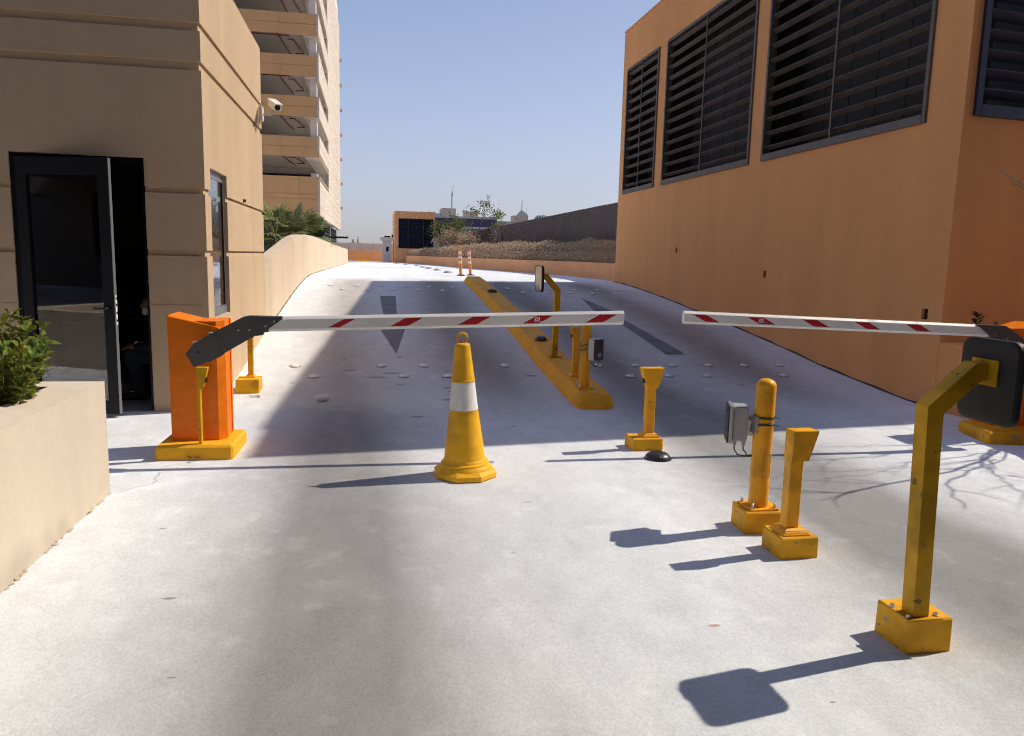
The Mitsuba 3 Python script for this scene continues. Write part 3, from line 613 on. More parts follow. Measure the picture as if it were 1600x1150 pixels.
for i in range(27):
    y0 = 18.95 + i * 2.5; y1 = y0 + 2.49
    yy, prof = y0, []
    step = .125
    ys = np.arange(y0, y1, step / 4); wv = np.array([0, .0, .035, .035])[np.arange(len(ys)) % 4]
    zt = float(np.interp(y0, [19, 24, 50, 85], [3.28, 3.30, 3.36, 3.40]))
    v = np.array([(FX - w_, y, 1.0) for y, w_ in zip(ys, wv)] + [(FX - w_, y, zt) for y, w_ in zip(ys, wv)]); n = len(ys)
    f = [t for j in range(n - 1) for t in ((j, j + 1, j + n + 1), (j, j + n + 1, j + n))]
    part(k, 'ribbed_panel', trimesh.Trimesh(v, f, process=False), 'm_fence_brown')
part(k, 'top_rail', cat_([bx(FX - .05, FX + .02, 18.95 + i * 2.5, 21.44 + i * 2.5, float(np.interp(18.95 + i * 2.5, [19, 24, 50, 85], [3.28, 3.30, 3.36, 3.40])) - .01, float(np.interp(18.95 + i * 2.5, [19, 24, 50, 85], [3.28, 3.30, 3.36, 3.40])) + .03) for i in range(27)]), 'm_fence_brown')
def branch_tree(o, d, L, r, depth, out, tips, spread=.55, droop=0.0, kids=3):
    n = 6; pts = [np.array(o, float)]; d = np.array(d, float)
    for i in range(n):
        d = d + rng.normal(0, .10, 3) + [0, 0, -droop]; d /= np.linalg.norm(d); pts.append(pts[-1] + d * L / n)
    out.append(tube(pts, np.linspace(r, r * .62, n + 1), 6 if r > .012 else 4, False))
    if depth == 0: tips.append((pts[-1], d)); return
    for c in range(kids):
        t = rng.uniform(.45, 1.0) if c else 1.0
        p = pts[min(n, int(round(t * n)))]; nd = d + spread * unit(1)[0] * (1.0 if c else .5)
        branch_tree(p, nd / np.linalg.norm(nd), L * rng.uniform(.6, .82), r * .6, depth - 1, out, tips, spread, droop, kids)
def tree(label, o, d, L, r, depth, leafn, lsize, mat_, spread=.6, cloud=.18, trunkL=None, name='slender_tree'):
    k = thing(name, label, 'tree'); out, tips = [], []
    branch_tree(o, d, L, r, depth, out, tips, spread)
    part(k, 'trunk', out[0], 'm_bark'); part(k, 'branches', cat_(out[1:]), 'm_bark')
    if leafn:
        c = np.vstack([p + rng.normal(0, cloud, (leafn, 3)) for p, _ in tips]); m_ = len(c)
        part(k, 'crown', leaves(c, unit(m_), unit(m_), rng.uniform(.7, 1.3, m_) * lsize, lsize * .45), mat_, kind='stuff')
    return k
tree('slender young tree with an open airy crown before the dark fence', (6.45, 48, 1.6), (0, 0, 1), 1.4, .045, 4, 12, .16, 'm_leaf_tree', .75, .10)
tree('bushy green tree left of the slender one at the fence end', (5.6, 52, 1.6), (-.05, 0, 1), .9, .05, 4, 40, .20, 'm_leaf_tree', .8, .24)
tree('low greenish brown bush tree at the far end of the hedge', (5.0, 50, 1.6), (-.2, 0, 1), .55, .04, 4, 14, .15, 'm_leaf_hedge', .9, .2)
tree('sparse dry sapling standing low before the dark fence', (6.9, 44, 1.6), (.25, 0, 1), .5, .025, 3, 12, .13, 'm_leaf_hedge', .9, .15)
tree('dry brown shrub tree below the bushy green one', (5.9, 47, 1.55), (0, 0, 1), .45, .03, 4, 14, .13, 'm_leaf_hedge', .95, .18)

# right foreground planter with plants and a bare tree
k = thing('corner_planter', 'low orange-brown planter wall at the corner of the louvred building', 'planter')
cp = np.array([(6.10, 7.325), (6.20, 6.9), (6.30, 6.4), (6.28, 5.7), (5.98, 4.95), (5.72, 4.2), (5.55, 3.0), (5.55, -1.0)])
off = cp + np.array([.24, .05])
part(k, 'wall', ext([tuple(q) for q in cp] + [tuple(q) for q in off[::-1]], .79 + .3, 'xy', -.3), 'm_stucco_orange')
struct('planter_soil', ext([tuple(q) for q in off] + [(12, -1), (12, 7.9)], .30, 'xy', .30), 'm_soil')
def sprig(x, y, z, h, n, lL, lW, mat_, label, name='young_plant'):
    k = thing(name, label, 'plant'); C, D, N = [], [], []
    st = [tube([(x, y, z), (x + rng.normal(0, .02), y, z + h * .6), (x + rng.normal(0, .04), y, z + h)], [.007, .005, .003], 5, False)]
    for i in range(n):
        t = rng.uniform(.35, 1); a = rng.uniform(0, 6.28); C.append((x, y, z + h * t)); D.append((math.cos(a), math.sin(a), rng.uniform(.1, 1.2))); N.append((0, 0, 1))
    part(k, 'stem', cat_(st), 'm_bark'); part(k, 'foliage', leaves(C, D, np.array(N) + .4 * unit(n), lL, lW), mat_, kind='stuff')
sprig(6.36, 7.12, .58, .55, 34, .085, .04, 'm_leaf_bush', 'small dark plant in the shaded corner planter beside the wall')
sprig(6.62, 7.12, .58, .42, 16, .07, .03, 'm_leaf_bush', 'thin dark seedling in the shaded corner planter')
sprig(6.95, 7.1, .58, .45, 18, .07, .03, 'm_leaf_bush', 'small plant before the shaded end wall, behind the right barrier arm')
sprig(6.80, 6.50, .58, .50, 70, .10, .03, 'm_leaf_planter', 'sunlit green rosette plant behind the right barrier cabinet')
sprig(6.98, 6.42, .58, .60, 90, .11, .03, 'm_leaf_planter', 'taller sunlit rosette plant at the edge of the corner planter')
k = thing('bare_tree', 'bare branching tree whose twig shows before the shaded end wall', 'tree')
out = []
def limb(pts, r0, r1, sub=True, dens=5):
    p = np.array(pts, float); t = np.linspace(0, 1, 18); idx = np.linspace(0, 1, len(p))
    q = np.c_[[np.interp(t, idx, p[:, i]) for i in range(3)]].T; q[1:-1] += rng.normal(0, .018, (16, 3))
    out.append(tube(q, np.linspace(r0 * .75, r1 * .75, 18), 6, False))
    if sub:
        for c in range(dens):
            i = int(rng.integers(5, 17)); d_ = q[i] - q[i - 1]; d_ /= np.linalg.norm(d_); d_ = d_ + .8 * unit(1)[0]; d_ /= np.linalg.norm(d_)
            L = rng.uniform(.25, .6); e = q[i] + d_ * L
            out.append(tube([q[i], (q[i] + e) / 2 + rng.normal(0, .03, 3), e], [r1 * 1.1, r1 * .9, r1 * .5], 4, False))
def shadow_pt(x, y, z): return (x + z / 1.0, y + z * .185, z)
fork = (7.55, 6.3, 1.7)
limb([(7.75, 6.35, .55), (7.65, 6.3, 1.1), fork], .05, .04, False)
limb([fork, shadow_pt(5.2, 5.55, 2.1), shadow_pt(4.4, 5.1, 2.3), shadow_pt(3.3, 4.75, 2.2), shadow_pt(2.9, 4.72, 2.0)], .03, .007)
limb([fork, shadow_pt(5.4, 5.75, 2.3), shadow_pt(4.9, 5.3, 2.5), shadow_pt(4.2, 4.85, 2.4), shadow_pt(3.9, 4.3, 2.4)], .03, .007)
limb([shadow_pt(5.2, 5.45, 2.35), shadow_pt(4.8, 5.1, 2.5), shadow_pt(4.7, 4.75, 2.6), shadow_pt(4.5, 4.35, 2.6)], .016, .005)
limb([fork, shadow_pt(5.1, 5.95, 2.6), shadow_pt(4.3, 5.65, 2.9), shadow_pt(3.6, 5.55, 3.0), shadow_pt(3.0, 5.75, 3.0)], .02, .005)
limb([fork, shadow_pt(5.0, 5.2, 2.4), shadow_pt(4.2, 5.3, 2.6), shadow_pt(3.2, 5.0, 2.7)], .014, .004)
limb([fork, shadow_pt(5.3, 5.65, 2.2), shadow_pt(4.6, 5.5, 2.4), shadow_pt(3.9, 5.25, 2.5), shadow_pt(3.0, 5.25, 2.5)], .018, .004)
limb([shadow_pt(4.9, 5.0, 2.5), shadow_pt(5.2, 4.75, 2.6), shadow_pt(5.3, 4.4, 2.7)], .012, .004)
limb([fork, (6.75, 6.35, 2.05), (6.25, 6.4, 2.25), (5.95, 6.45, 2.45)], .014, .004, False)
part(k, 'trunk', cat_(out[:1]), 'm_bark'); part(k, 'branches', cat_(out[1:]), 'm_bark')

# ------------------------------------------------------------------ island kerb between the lanes
k = thing('kerb_island', 'long yellow painted kerb island between the two ramp lanes', 'kerb')
def kerb_section(x0, x1, ch, hgt): return [(x0, -.05), (x0, .055), (x0 + ch, hgt), (x1 - ch, hgt), (x1, .055), (x1, -.05)]
cuts = [8.02, 9.30, 10.9, 12.5, 14.1, 15.7, 17.75]
for a, b in zip(cuts[:-1], cuts[1:]):
    ys = np.linspace(a + .003, b - .003, 14); S = np.array(kerb_section(2.085, 2.50, .065, .155)); v, f = [], []
    for y in ys: v += [(x, y, z + gz(y)) for x, z in S]
    m = len(S)
    for i in range(len(ys) - 1):
        for j in range(m):
            p, q_ = i * m + j, i * m + (j + 1) % m; f += [(p, q_, q_ + m), (p, q_ + m, p + m)]
    e0 = len(v) - m
    for j in range(1, m - 1): f += [(0, j + 1, j), (e0, e0 + j, e0 + j + 1)]
    part(k, 'kerb_block', trimesh.Trimesh(v, f, process=False), 'm_kerb_yellow')
def rrect(x0, x1, y0, y1, r, n=8): return Polygon(sbox(x0, y0, x1, y1).buffer(-r).buffer(r, quad_segs=n))
lo = sbox(2.085, 7.5, 2.50, 8.02); R_ = .14
def nose(shrink):
    a = [(2.085 + shrink, 8.017), (2.085 + shrink, 7.48 + R_ + shrink)]
    t = np.linspace(np.pi, 1.5 * np.pi, 7); a += [(2.085 + R_ + (R_ - shrink) * math.cos(q), 7.48 + R_ + (R_ - shrink) * math.sin(q)) for q in t]
    t = np.linspace(1.5 * np.pi, 2 * np.pi, 7); a += [(2.50 - R_ + (R_ - shrink) * math.cos(q), 7.48 + R_ + (R_ - shrink) * math.sin(q)) for q in t]
    return a + [(2.50 - shrink, 8.017)]
v, f = [], []; rings = [(0, -.05), (0, .055), (.035, .125), (.065, .155)]
for s_, z in rings: v += [(x, y, gz(y) + z) for x, y in nose(s_)]
m = len(nose(0))
for i in range(len(rings) - 1):
    for j in range(m - 1): p = i * m + j; f += [(p, p + 1, p + m + 1), (p, p + m + 1, p + m)]
top = (len(rings) - 1) * m
for j in range(1, m - 1): f.append((top, top + j, top + j + 1))
part(k, 'kerb_nose', trimesh.Trimesh(v, f, process=False), 'm_kerb_yellow', 25)
ISL = .155
def dome(x, y, z, r, h, label):
    k = thing('rubber_dome', label, 'dome marker')
    t = np.linspace(0, np.pi / 2, 9)
    part(k, 'cap', lathe([(r * 1.06, 0), (r * 1.06, .006)] + [(r * math.cos(a), .006 + h * math.sin(a)) for a in t] , (x, y, z), 36), 'm_rubber', 40)
    for a in (0.4, 2.5, 4.6):
        part(k, 'screw', lathe([(.008, 0), (.008, .006), (0, .008)], (x + r * .8 * math.cos(a), y + r * .8 * math.sin(a), z + h * .55), 8), 'm_steel')
dome(2.285, 5.735, -.001, .105, .058, 'black half dome on the concrete in front of the middle small post')
dome(2.29, 10.28, gz(10.28) + ISL, .085, .055, 'black half dome on the yellow island nearer the mirror post')
dome(2.29, 14.8, gz(14.8) + ISL, .10, .06, 'black half dome high on the yellow island, under the far road studs')

# ------------------------------------------------------------------ road studs
def stud(x, y, label, group, r=.057, h=.027):
    k = thing('road_stud', label, 'road stud', group); th = math.atan2(gz(y + .1) - gz(y - .1), .2)
    m = lathe([(r, .005), (r, .010), (r * .9, h * .6), (r * .65, h * .88), (r * .3, h), (0, h)], (0, 0, 0), 20)
    m = moved(moved(m, rot(math.degrees(th), [1, 0, 0])), trimesh.transformations.translation_matrix([x, y, gz(y)]))
    pad = moved(moved(lathe([(r * 1.16, -.004), (r * 1.16, .004), (r * .9, .006), (0, .006)], (0, 0, 0), 18), rot(math.degrees(th), [1, 0, 0])), trimesh.transformations.translation_matrix([x, y, gz(y)]))
    part(k, 'cap', m, 'm_stud_white', 40); part(k, 'pad', pad, 'm_rubber')
ORD = ['first', 'second', 'third', 'fourth', 'fifth', 'sixth', 'seventh', 'eighth']
for row, lane, y, xs in (('upper near row', 'left lane', 9.5, (-.94, .10, .62, 1.65)), ('upper near row', 'right lane', 9.5, (2.89, 3.40, 3.92, 4.43, 4.95, 5.47)),
                         ('lower near row', 'left lane', 8.97, (-.68, .35, .87)), ('lower near row', 'right lane', 8.94, (3.14, 3.65, 4.16, 5.21)),
                         ('upper far row', 'left lane', 16.62, (-.89, -.35, .16, .67, 1.18, 1.70)), ('upper far row', 'right lane', 16.56, (2.91, 3.91, 4.41, 4.93, 5.43)),
                         ('lower far row', 'left lane', 16.0, (-.62, -.10, .41, .91, 1.43)), ('lower far row', 'right lane', 15.93, (3.13, 4.15, 4.65, 5.16))):
    for q, x in enumerate(xs):
        stud(x, y, f'white domed stud, {ORD[q]} from the left in the {row} on the {lane}', f'white studs of the {row}, {lane}')
for i, (x, y) in enumerate([(2.35, 24.5), (2.33, 28.3), (2.29, 32.2), (2.29, 36.0), (2.35, 42.0), (1.9, 46.0), (1.5, 50), (1.2, 54)]):
    k = thing('deck_stud', f'grey rubber dome, {ORD[i]} nearest in the line up the middle of the deck', 'road stud', 'domes along the middle of the deck')
    obj(k, lathe([(.15, -.003), (.14, .03), (.10, .06), (.05, .075), (0, .078)], (x, y, gz(y)), 20), 'm_city_grey', 40)
stud(5.15, 34.3, 'lone large white stud on the deck beside the long orange planter', None, .16, .14)

# ------------------------------------------------------------------ traffic cone
CX, CY = .665, 5.42
k = thing('traffic_cone', 'tall yellow traffic cone with a white band and top ring', 'traffic cone')
tilt = rot(-2.0, [0, 1, 0], (CX, CY, 0))
def oct8(r, z): return [(CX + r * math.cos(a), CY + r * math.sin(a), z) for a in np.radians(np.arange(8) * 45 + 22.5)]
part(k, 'base', hull(oct8(.222, 0.0) + oct8(.238, .008) + oct8(.238, .04) + oct8(.205, .064)), 'm_cone_yellow')
body = [(.195, .062), (.190, .078), (.178, .090), (.176, .104), (.160, .112), (.158, .124), (.150, .134), (.147, .17), (.105, .485), (.107, .490), (.107, .497), (.103, .498)]
part(k, 'lower_body', moved(lathe(body, (CX, CY, 0), 44), tilt), 'm_cone_yellow', 30)
part(k, 'white_band', moved(lathe([(.1045, .498), (.084, .700)], (CX, CY, 0), 44), tilt), 'm_cone_white', 30, label='white reflective band')
part(k, 'upper_body', moved(lathe([(.083, .700), (.087, .701), (.0875, .712), (.083, .716), (.056, .955), (.057, .958), (.056, .966), (.05, .975), (.03, .981), (0, .982)], (CX, CY, 0), 44), tilt), 'm_cone_yellow', 30)
t = np.linspace(0, 2 * np.pi, 33)
part(k, 'ring', moved(tube(np.c_[CX + .034 * np.cos(t), np.full(33, CY), 1.018 + .034 * np.sin(t)], .0085, 10, False), tilt), 'm_cone_yellow', True)

# ------------------------------------------------------------------ posts
def block(parent, x0, x1, y0, y1, z0, z1, yaw=0.0, taper=.008):
    c = ((x0 + x1) / 2, (y0 + y1) / 2, 0)
    m = bx(x0, x1, y0, y1, z0 - .02, z1, .007); v = np.array(m.vertices); s = 1 - taper * 2 * (v[:, 2:3] - z0) / (z1 - z0)
    jit = .004 * (meshkit.noise(v * 15.0)[:, None] - .5)
    v[:, :2] = c[:2] + (v[:, :2] - c[:2]) * s + jit; m.vertices = v
    part(parent, 'block', moved(m, rotz(yaw, c)), 'm_yellow_block')
def pyramid(parent, xa, xb, y, d, z0, z1, mat_='m_yellow'):
    steps = 4; out = []
    for i in range(steps):
        t0, t1 = i / steps, (i + 1) / steps; s = .5 * (xb - xa) * .30 * t0; s2 = s + .003
        xa_, xb_ = xa + s, xb - s; y0, y1 = y - d / 2 + s, y + d / 2 - s; za, zb = z0 + (z1 - z0) * t0, z0 + (z1 - z0) * t1
        out.append(hull([(xa_, y0, za), (xb_, y0, za), (xb_, y1, za), (xa_, y1, za), (xa_ + s2 * .6, y0 + s2 * .6, zb), (xb_ - s2 * .6, y0 + s2 * .6, zb), (xb_ - s2 * .6, y1 - s2 * .6, zb), (xa_ + s2 * .6, y1 - s2 * .6, zb)]))
    part(parent, 'foot', cat_(out), mat_)
def photocell(label, x0, x1, y, z0, head, d=.065, foot=None, facing=-1, blk=None, mat_='m_yellow'):
    """stem x0..x1 at y, head = (top x0, top x1, bottom x0, bottom x1, z top, z bottom)"""
    k = thing('sensor_post', label, 'sensor post'); t0, t1, b0_, b1_, zt, zb = head
    if blk: block(k, *blk)
    zs = z0
    if foot: pyramid(k, foot[0], foot[1], y, foot[1] - foot[0], z0, z0 + foot[2], mat_); zs = z0 + foot[2]
    part(k, 'stem', bx(x0, x1, y - d / 2, y + d / 2, zs - .005, zb + .004, .004), mat_)
    yy = (y - d * .62, y + d * .62)
    pts = [(x, y_, z) for (x, z) in ((t0, zt), (t1, zt), (b0_, zb), (b1_, zb), (t0 + .001, zt - .012), (t1 - .001, zt - .012)) for y_ in yy]
    hd = part(k, 'head', hull(pts), mat_)
    fx = (lambda z: b0_ + (t0 - b0_) * (z - zb) / (zt - zb)) if facing < 0 else (lambda z: b1_ + (t1 - b1_) * (z - zb) / (zt - zb))
    zm = zb + (zt - zb) * .36
    part(k, 'lens', moved(lathe([(.022, 0), (.022, .012), (.016, .016), (0, .017)], (0, 0, 0), 16), trimesh.transformations.translation_matrix([fx(zm), y, zm]) @ rot(90 * facing, [0, 1, 0])), 'm_black_plastic', 40)
    return k
photocell('small orange-yellow sensor post on a block just beyond the black dome', 2.285, 2.362, 6.08, .105, (2.232, 2.424, 2.287, 2.375, .70, .525), .07, (2.255, 2.402, .035), -1, (2.155, 2.428, 5.985, 6.20, 0, .105))
photocell('small orange-yellow sensor post on a block, nearer than the bollard beside it', 2.243, 2.320, 3.735, .120, (2.245, 2.392, 2.243, 2.345, .702, .535), .07, (2.208, 2.368, .035), 1, (2.185, 2.412, 3.635, 3.85, 0, .120), 'm_yellow')
photocell('small orange-yellow sensor post standing on the yellow island', 2.243, 2.312, 8.38, gz(8.38) + ISL, (2.208, 2.306, 2.243, 2.314, .828, .680), .06, (2.215, 2.345, .022), -1)
photocell('small orange-yellow sensor post on a block beside the left wall, partly behind the barrier arm', -1.313, -1.258, 8.42, .255, (-1.308, -1.19, -1.313, -1.245, .84, .69), .06, (-1.345, -1.238, .03), 1, (-1.428, -1.185, 8.27, 8.52, .10, .255))
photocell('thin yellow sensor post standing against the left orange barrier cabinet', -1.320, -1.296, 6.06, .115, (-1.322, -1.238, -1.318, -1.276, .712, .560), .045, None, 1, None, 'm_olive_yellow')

def bollard(label, cx, cy, zb, ztop, r, plate, bolts):
    k = thing('bollard', label, 'bollard'); q = np.linspace(0, np.pi / 2, 8)
    part(k, 'post', lathe([(r, zb)] + [(r, z) for z in np.linspace(zb + .05, ztop - r * .75, 4)] + [(r * math.cos(a), ztop - r * .75 + r * .75 * math.sin(a)) for a in q[1:]], (cx, cy, 0), 36), 'm_yellow', 35)
    part(k, 'base_plate', bx(cx - plate, cx + plate, cy - plate, cy + plate, zb, zb + .012, .002), 'm_yellow')
    for sx, sy in ((-1, -1), (1, -1), (-1, 1), (1, 1)):
        part(k, 'bolt', cat_(lathe([(.011, zb + .012), (.011, zb + .024), (0, zb + .024)], (cx + sx * plate * .78, cy + sy * plate * .78, 0), 6), lathe([(.006, zb + .02), (.006, zb + bolts), (0, zb + bolts + .004)], (cx + sx * plate * .78, cy + sy * plate * .78, 0), 8)), 'm_steel')
    return k
bk = bollard('yellow round bollard with a grey box strapped to it, on a block', 2.298, 4.12, .135, .925, .058, .09, .042)
block(bk, 2.180, 2.425, 4.01, 4.235, 0, .135, -6)
tq = np.linspace(-.62, .62, 9) - np.pi / 2 + .25
hz0, hz1, rr_ = .335, .475, .0592
hx0, hx1 = -np.pi / 2 - .25, -np.pi / 2 + .62
def on_post(a, z, r=rr_): return (2.298 + r * math.cos(a), 4.12 + r * math.sin(a), z)
part(bk, 'hatch', cat_(tube([on_post(a, hz1) for a in np.linspace(hx0, hx1, 9)], .0016, 4), tube([on_post(a, hz0) for a in np.linspace(hx0, hx1, 9)], .0016, 4), tube([on_post(hx0, hz0), on_post(hx0, hz1)], .0016, 4), tube([on_post(hx1, hz0), on_post(hx1, hz1)], .0016, 4)), 'm_dry_twig')
bk2 = bollard('yellow round bollard with a dark blue box strapped to it, at the island nose', 2.235, 7.82, gz(7.82) + ISL, 1.05, .055, .085, .05)
# reader on the near bollard: seen from behind, faces the lane to its left
k = thing('card_reader', 'grey box strapped with black ties to the near bollard', 'card reader')
M = trimesh.transformations.translation_matrix([2.165, 4.20, .645]) @ rotz(-20)
part(k, 'housing', moved(cat_(bx(-.030, .055, -.072, .072, -.105, .105, .006), bx(-.032, .053, -.0725, .0725, -.004, .002)), M), 'm_grey_enclosure')
part(k, 'front_rim', moved(bx(-.052, -.0305, -.084, .084, -.118, .112, .004), M), 'm_galvanised')
part(k, 'front_panel', moved(bx(-.060, -.0525, -.082, .082, -.116, .110, .002), M), 'm_black_plastic')
part(k, 'bracket', cat_(moved(bx(.0555, .0585, -.062, .045, -.085, .055), M), moved(moved(bx(.059, .10, -.035, -.032, -.07, .03), rot(14, [1, 0, 0])), M), moved(bx(.058, .10, .02, .023, -.06, .035), M)), 'm_galvanised')
part(k, 'clamp', cat_(bx(2.225, 2.245, 4.085, 4.15, .60, .70)), 'm_galvanised')
for z0, tl in ((.693, .004), (.645, -.006)):
    part(k, 'cable_tie', cat_([tube([on_post(a, z0 + tl * math.sin(a) + dz + .002 * math.sin(9 * a + dz * 400), .0625) for a in np.linspace(0, 2 * np.pi, 33)], .0034, 6, False) for dz in (0, .006)]
                              + [tube([on_post(-.35, z0, .062), on_post(-.33, z0 - .003, .078), on_post(-.28, z0 - .010, .092)], .003, 5)]), 'm_rubber')
for s_, e_ in ((-.012, 0), (.04, .012)):
    p0 = (M @ np.array([s_ + .0, -.05, -.108, 1]))[:3]
    part(k, 'gland', lathe([(.010, -.022), (.012, -.02), (.012, 0), (0, 0)], p0, 10), 'm_grey_enclosure')
    part(k, 'cable', tube([p0 + [0, 0, -.02], p0 + [.002, 0, -.05], p0 + [.022, -.002, -.082 + e_], p0 + [.055 - s_, -.01, -.092 + e_], p0 + [.10 - s_, -.01, -.094 + e_]], .0042, 7), 'm_rubber')
# reader on the island bollard
k = thing('card_reader', 'pale box with a dark blue face strapped to the island bollard', 'card reader')
M = trimesh.transformations.translation_matrix([2.315, 7.70, .655]) @ rotz(18)
part(k, 'housing', moved(bx(-.062, .062, -.045, .055, -.115, .115, .006), M), 'm_pale_enclosure')
part(k, 'front_panel', moved(bx(-.060, .060, -.053, -.0455, -.112, .112, .003), M), 'm_navy_panel', label='dark blue front panel')
part(k, 'emblem', cat_([moved(moved(leaves([(0, 0, 0)], [(math.cos(a), 0, math.sin(a))], [(0, -1, 0)], .03 * s_, .014, 0), trimesh.transformations.translation_matrix([.012, -.0545, -.062])), M) for a, s_ in ((1.2, 1.4), (2.0, 1.1), (.4, .9), (2.8, 1.0), (3.8, .7), (5.2, .7))]), 'm_aluminium')
for z0 in (.69, .645):
    part(k, 'cable_tie', tube([(2.235 + .0585 * math.cos(a), 7.82 + .0585 * math.sin(a), z0 + .012 * math.sin(a * 3)) for a in np.linspace(0, 2 * np.pi, 25)], .006, 6, False), 'm_rubber')
part(k, 'clamp', bx(2.236, 2.262, 7.735, 7.775, .62, .71), 'm_galvanised')
part(k, 'cable', tube([(2.345, 7.67, .545), (2.34, 7.67, .50), (2.315, 7.68, .48), (2.28, 7.70, .50), (2.265, 7.74, .55), (2.25, 7.755, .60)], .005, 7), 'm_rubber')

# ------------------------------------------------------------------ convex mirror posts
def square_tube(pts, w, y):
    """mitred square tube in the xz plane at depth y"""
    P = np.array(pts, float); n = len(P); off = []
    for i in range(n):
        a = P[i] - P[i - 1] if i else P[1] - P[0]; b = P[i + 1] - P[i] if i < n - 1 else P[-1] - P[-2]
        a /= np.linalg.norm(a); b /= np.linalg.norm(b); na, nb = np.array([-a[1], a[0]]), np.array([-b[1], b[0]]); m = na + nb; m /= np.linalg.norm(m); off.append(m / (m @ na) * w / 2)
    L = P + np.array(off); R = P - np.array(off)
    v = [(x, y - w / 2, z) for x, z in L] + [(x, y - w / 2, z) for x, z in R] + [(x, y + w / 2, z) for x, z in L] + [(x, y + w / 2, z) for x, z in R]
    f = []
    for i in range(n - 1):
        for a, b in ((0, 1), (1, 3), (3, 2), (2, 0)):
            p, q = a * n + i, b * n + i; f += [(p, q, q + 1), (p, q + 1, p + 1)]
    for i in (0, n - 1): f += [(i, n + i, 3 * n + i), (i, 3 * n + i, 2 * n + i)]
    return trimesh.Trimesh(v, f, process=False)
def convex_mirror(k, x, yc, zc, w, hgt, face, r=.06, conv=.02, yaw=0.0):
    shape = sbox(yc - w / 2, zc - hgt / 2, yc + w / 2, zc + hgt / 2).buffer(-r).buffer(r, quad_segs=6)
    sh = np.array(shape.exterior.coords[:-1]); c = np.array([yc, zc]); m = len(sh)
    def ringpts(s, xo): return [(x + xo * face, *(c + (p - c) * s)) for p in sh]
    def skin(rings, cap):
        v = [p for r_ in rings for p in r_]; f = []
        for i in range(len(rings) - 1):
            for j in range(m): p, q = i * m + j, i * m + (j + 1) % m; f += [(p, q, q + m), (p, q + m, p + m)]
        if cap: f += [(0, j + 1, j) for j in range(1, m - 1)]
        return moved(trimesh.Trimesh(v, f, process=False), rotz(yaw, (x, yc, zc)))
    part(k, 'mirror_back', skin([ringpts(.80, -.012), ringpts(.95, -.008), ringpts(1.0, .0), ringpts(1.0, .022), ringpts(.975, .028), ringpts(.955, .026)], True), 'm_mirror_backing', 30)
    part(k, 'mirror_face', skin([ringpts(s, .024 + conv * (1 - s * s)) for s in (.96, .8, .6, .4, .2, .02)], False), 'm_mirror', True)
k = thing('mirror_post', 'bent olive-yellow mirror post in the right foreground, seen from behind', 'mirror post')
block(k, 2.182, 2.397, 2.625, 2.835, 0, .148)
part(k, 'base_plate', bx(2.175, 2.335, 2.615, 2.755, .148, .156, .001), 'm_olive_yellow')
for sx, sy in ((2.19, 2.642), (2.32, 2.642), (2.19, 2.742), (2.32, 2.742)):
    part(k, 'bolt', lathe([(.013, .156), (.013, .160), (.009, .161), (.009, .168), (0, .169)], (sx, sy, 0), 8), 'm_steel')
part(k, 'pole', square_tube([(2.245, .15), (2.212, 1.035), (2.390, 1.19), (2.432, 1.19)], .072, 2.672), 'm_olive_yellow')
part(k, 'mounting_plate', bx(2.429, 2.439, 2.59, 2.725, 1.135, 1.24, .001), 'm_olive_yellow')
for y_, z_ in ((2.668, 1.228), (2.668, 1.147)):
    part(k, 'bolt', moved(lathe([(.006, 0), (.006, .004), (0, .005)], (0, 0, 0), 8), trimesh.transformations.translation_matrix([2.429, y_, z_]) @ rot(-90, [0, 1, 0])), 'm_dry_twig')
convex_mirror(k, 2.452, 2.655, 1.15, .30, .34, 1, .045)
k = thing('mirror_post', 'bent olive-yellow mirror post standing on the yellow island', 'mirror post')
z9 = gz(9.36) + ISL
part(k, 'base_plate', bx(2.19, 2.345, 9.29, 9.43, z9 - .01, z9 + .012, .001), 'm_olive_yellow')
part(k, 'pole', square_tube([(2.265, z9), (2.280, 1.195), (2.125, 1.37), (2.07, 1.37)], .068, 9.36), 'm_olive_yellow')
convex_mirror(k, 2.055, 9.36, 1.34, .32, .325, -1, .05, .006, 3.0)

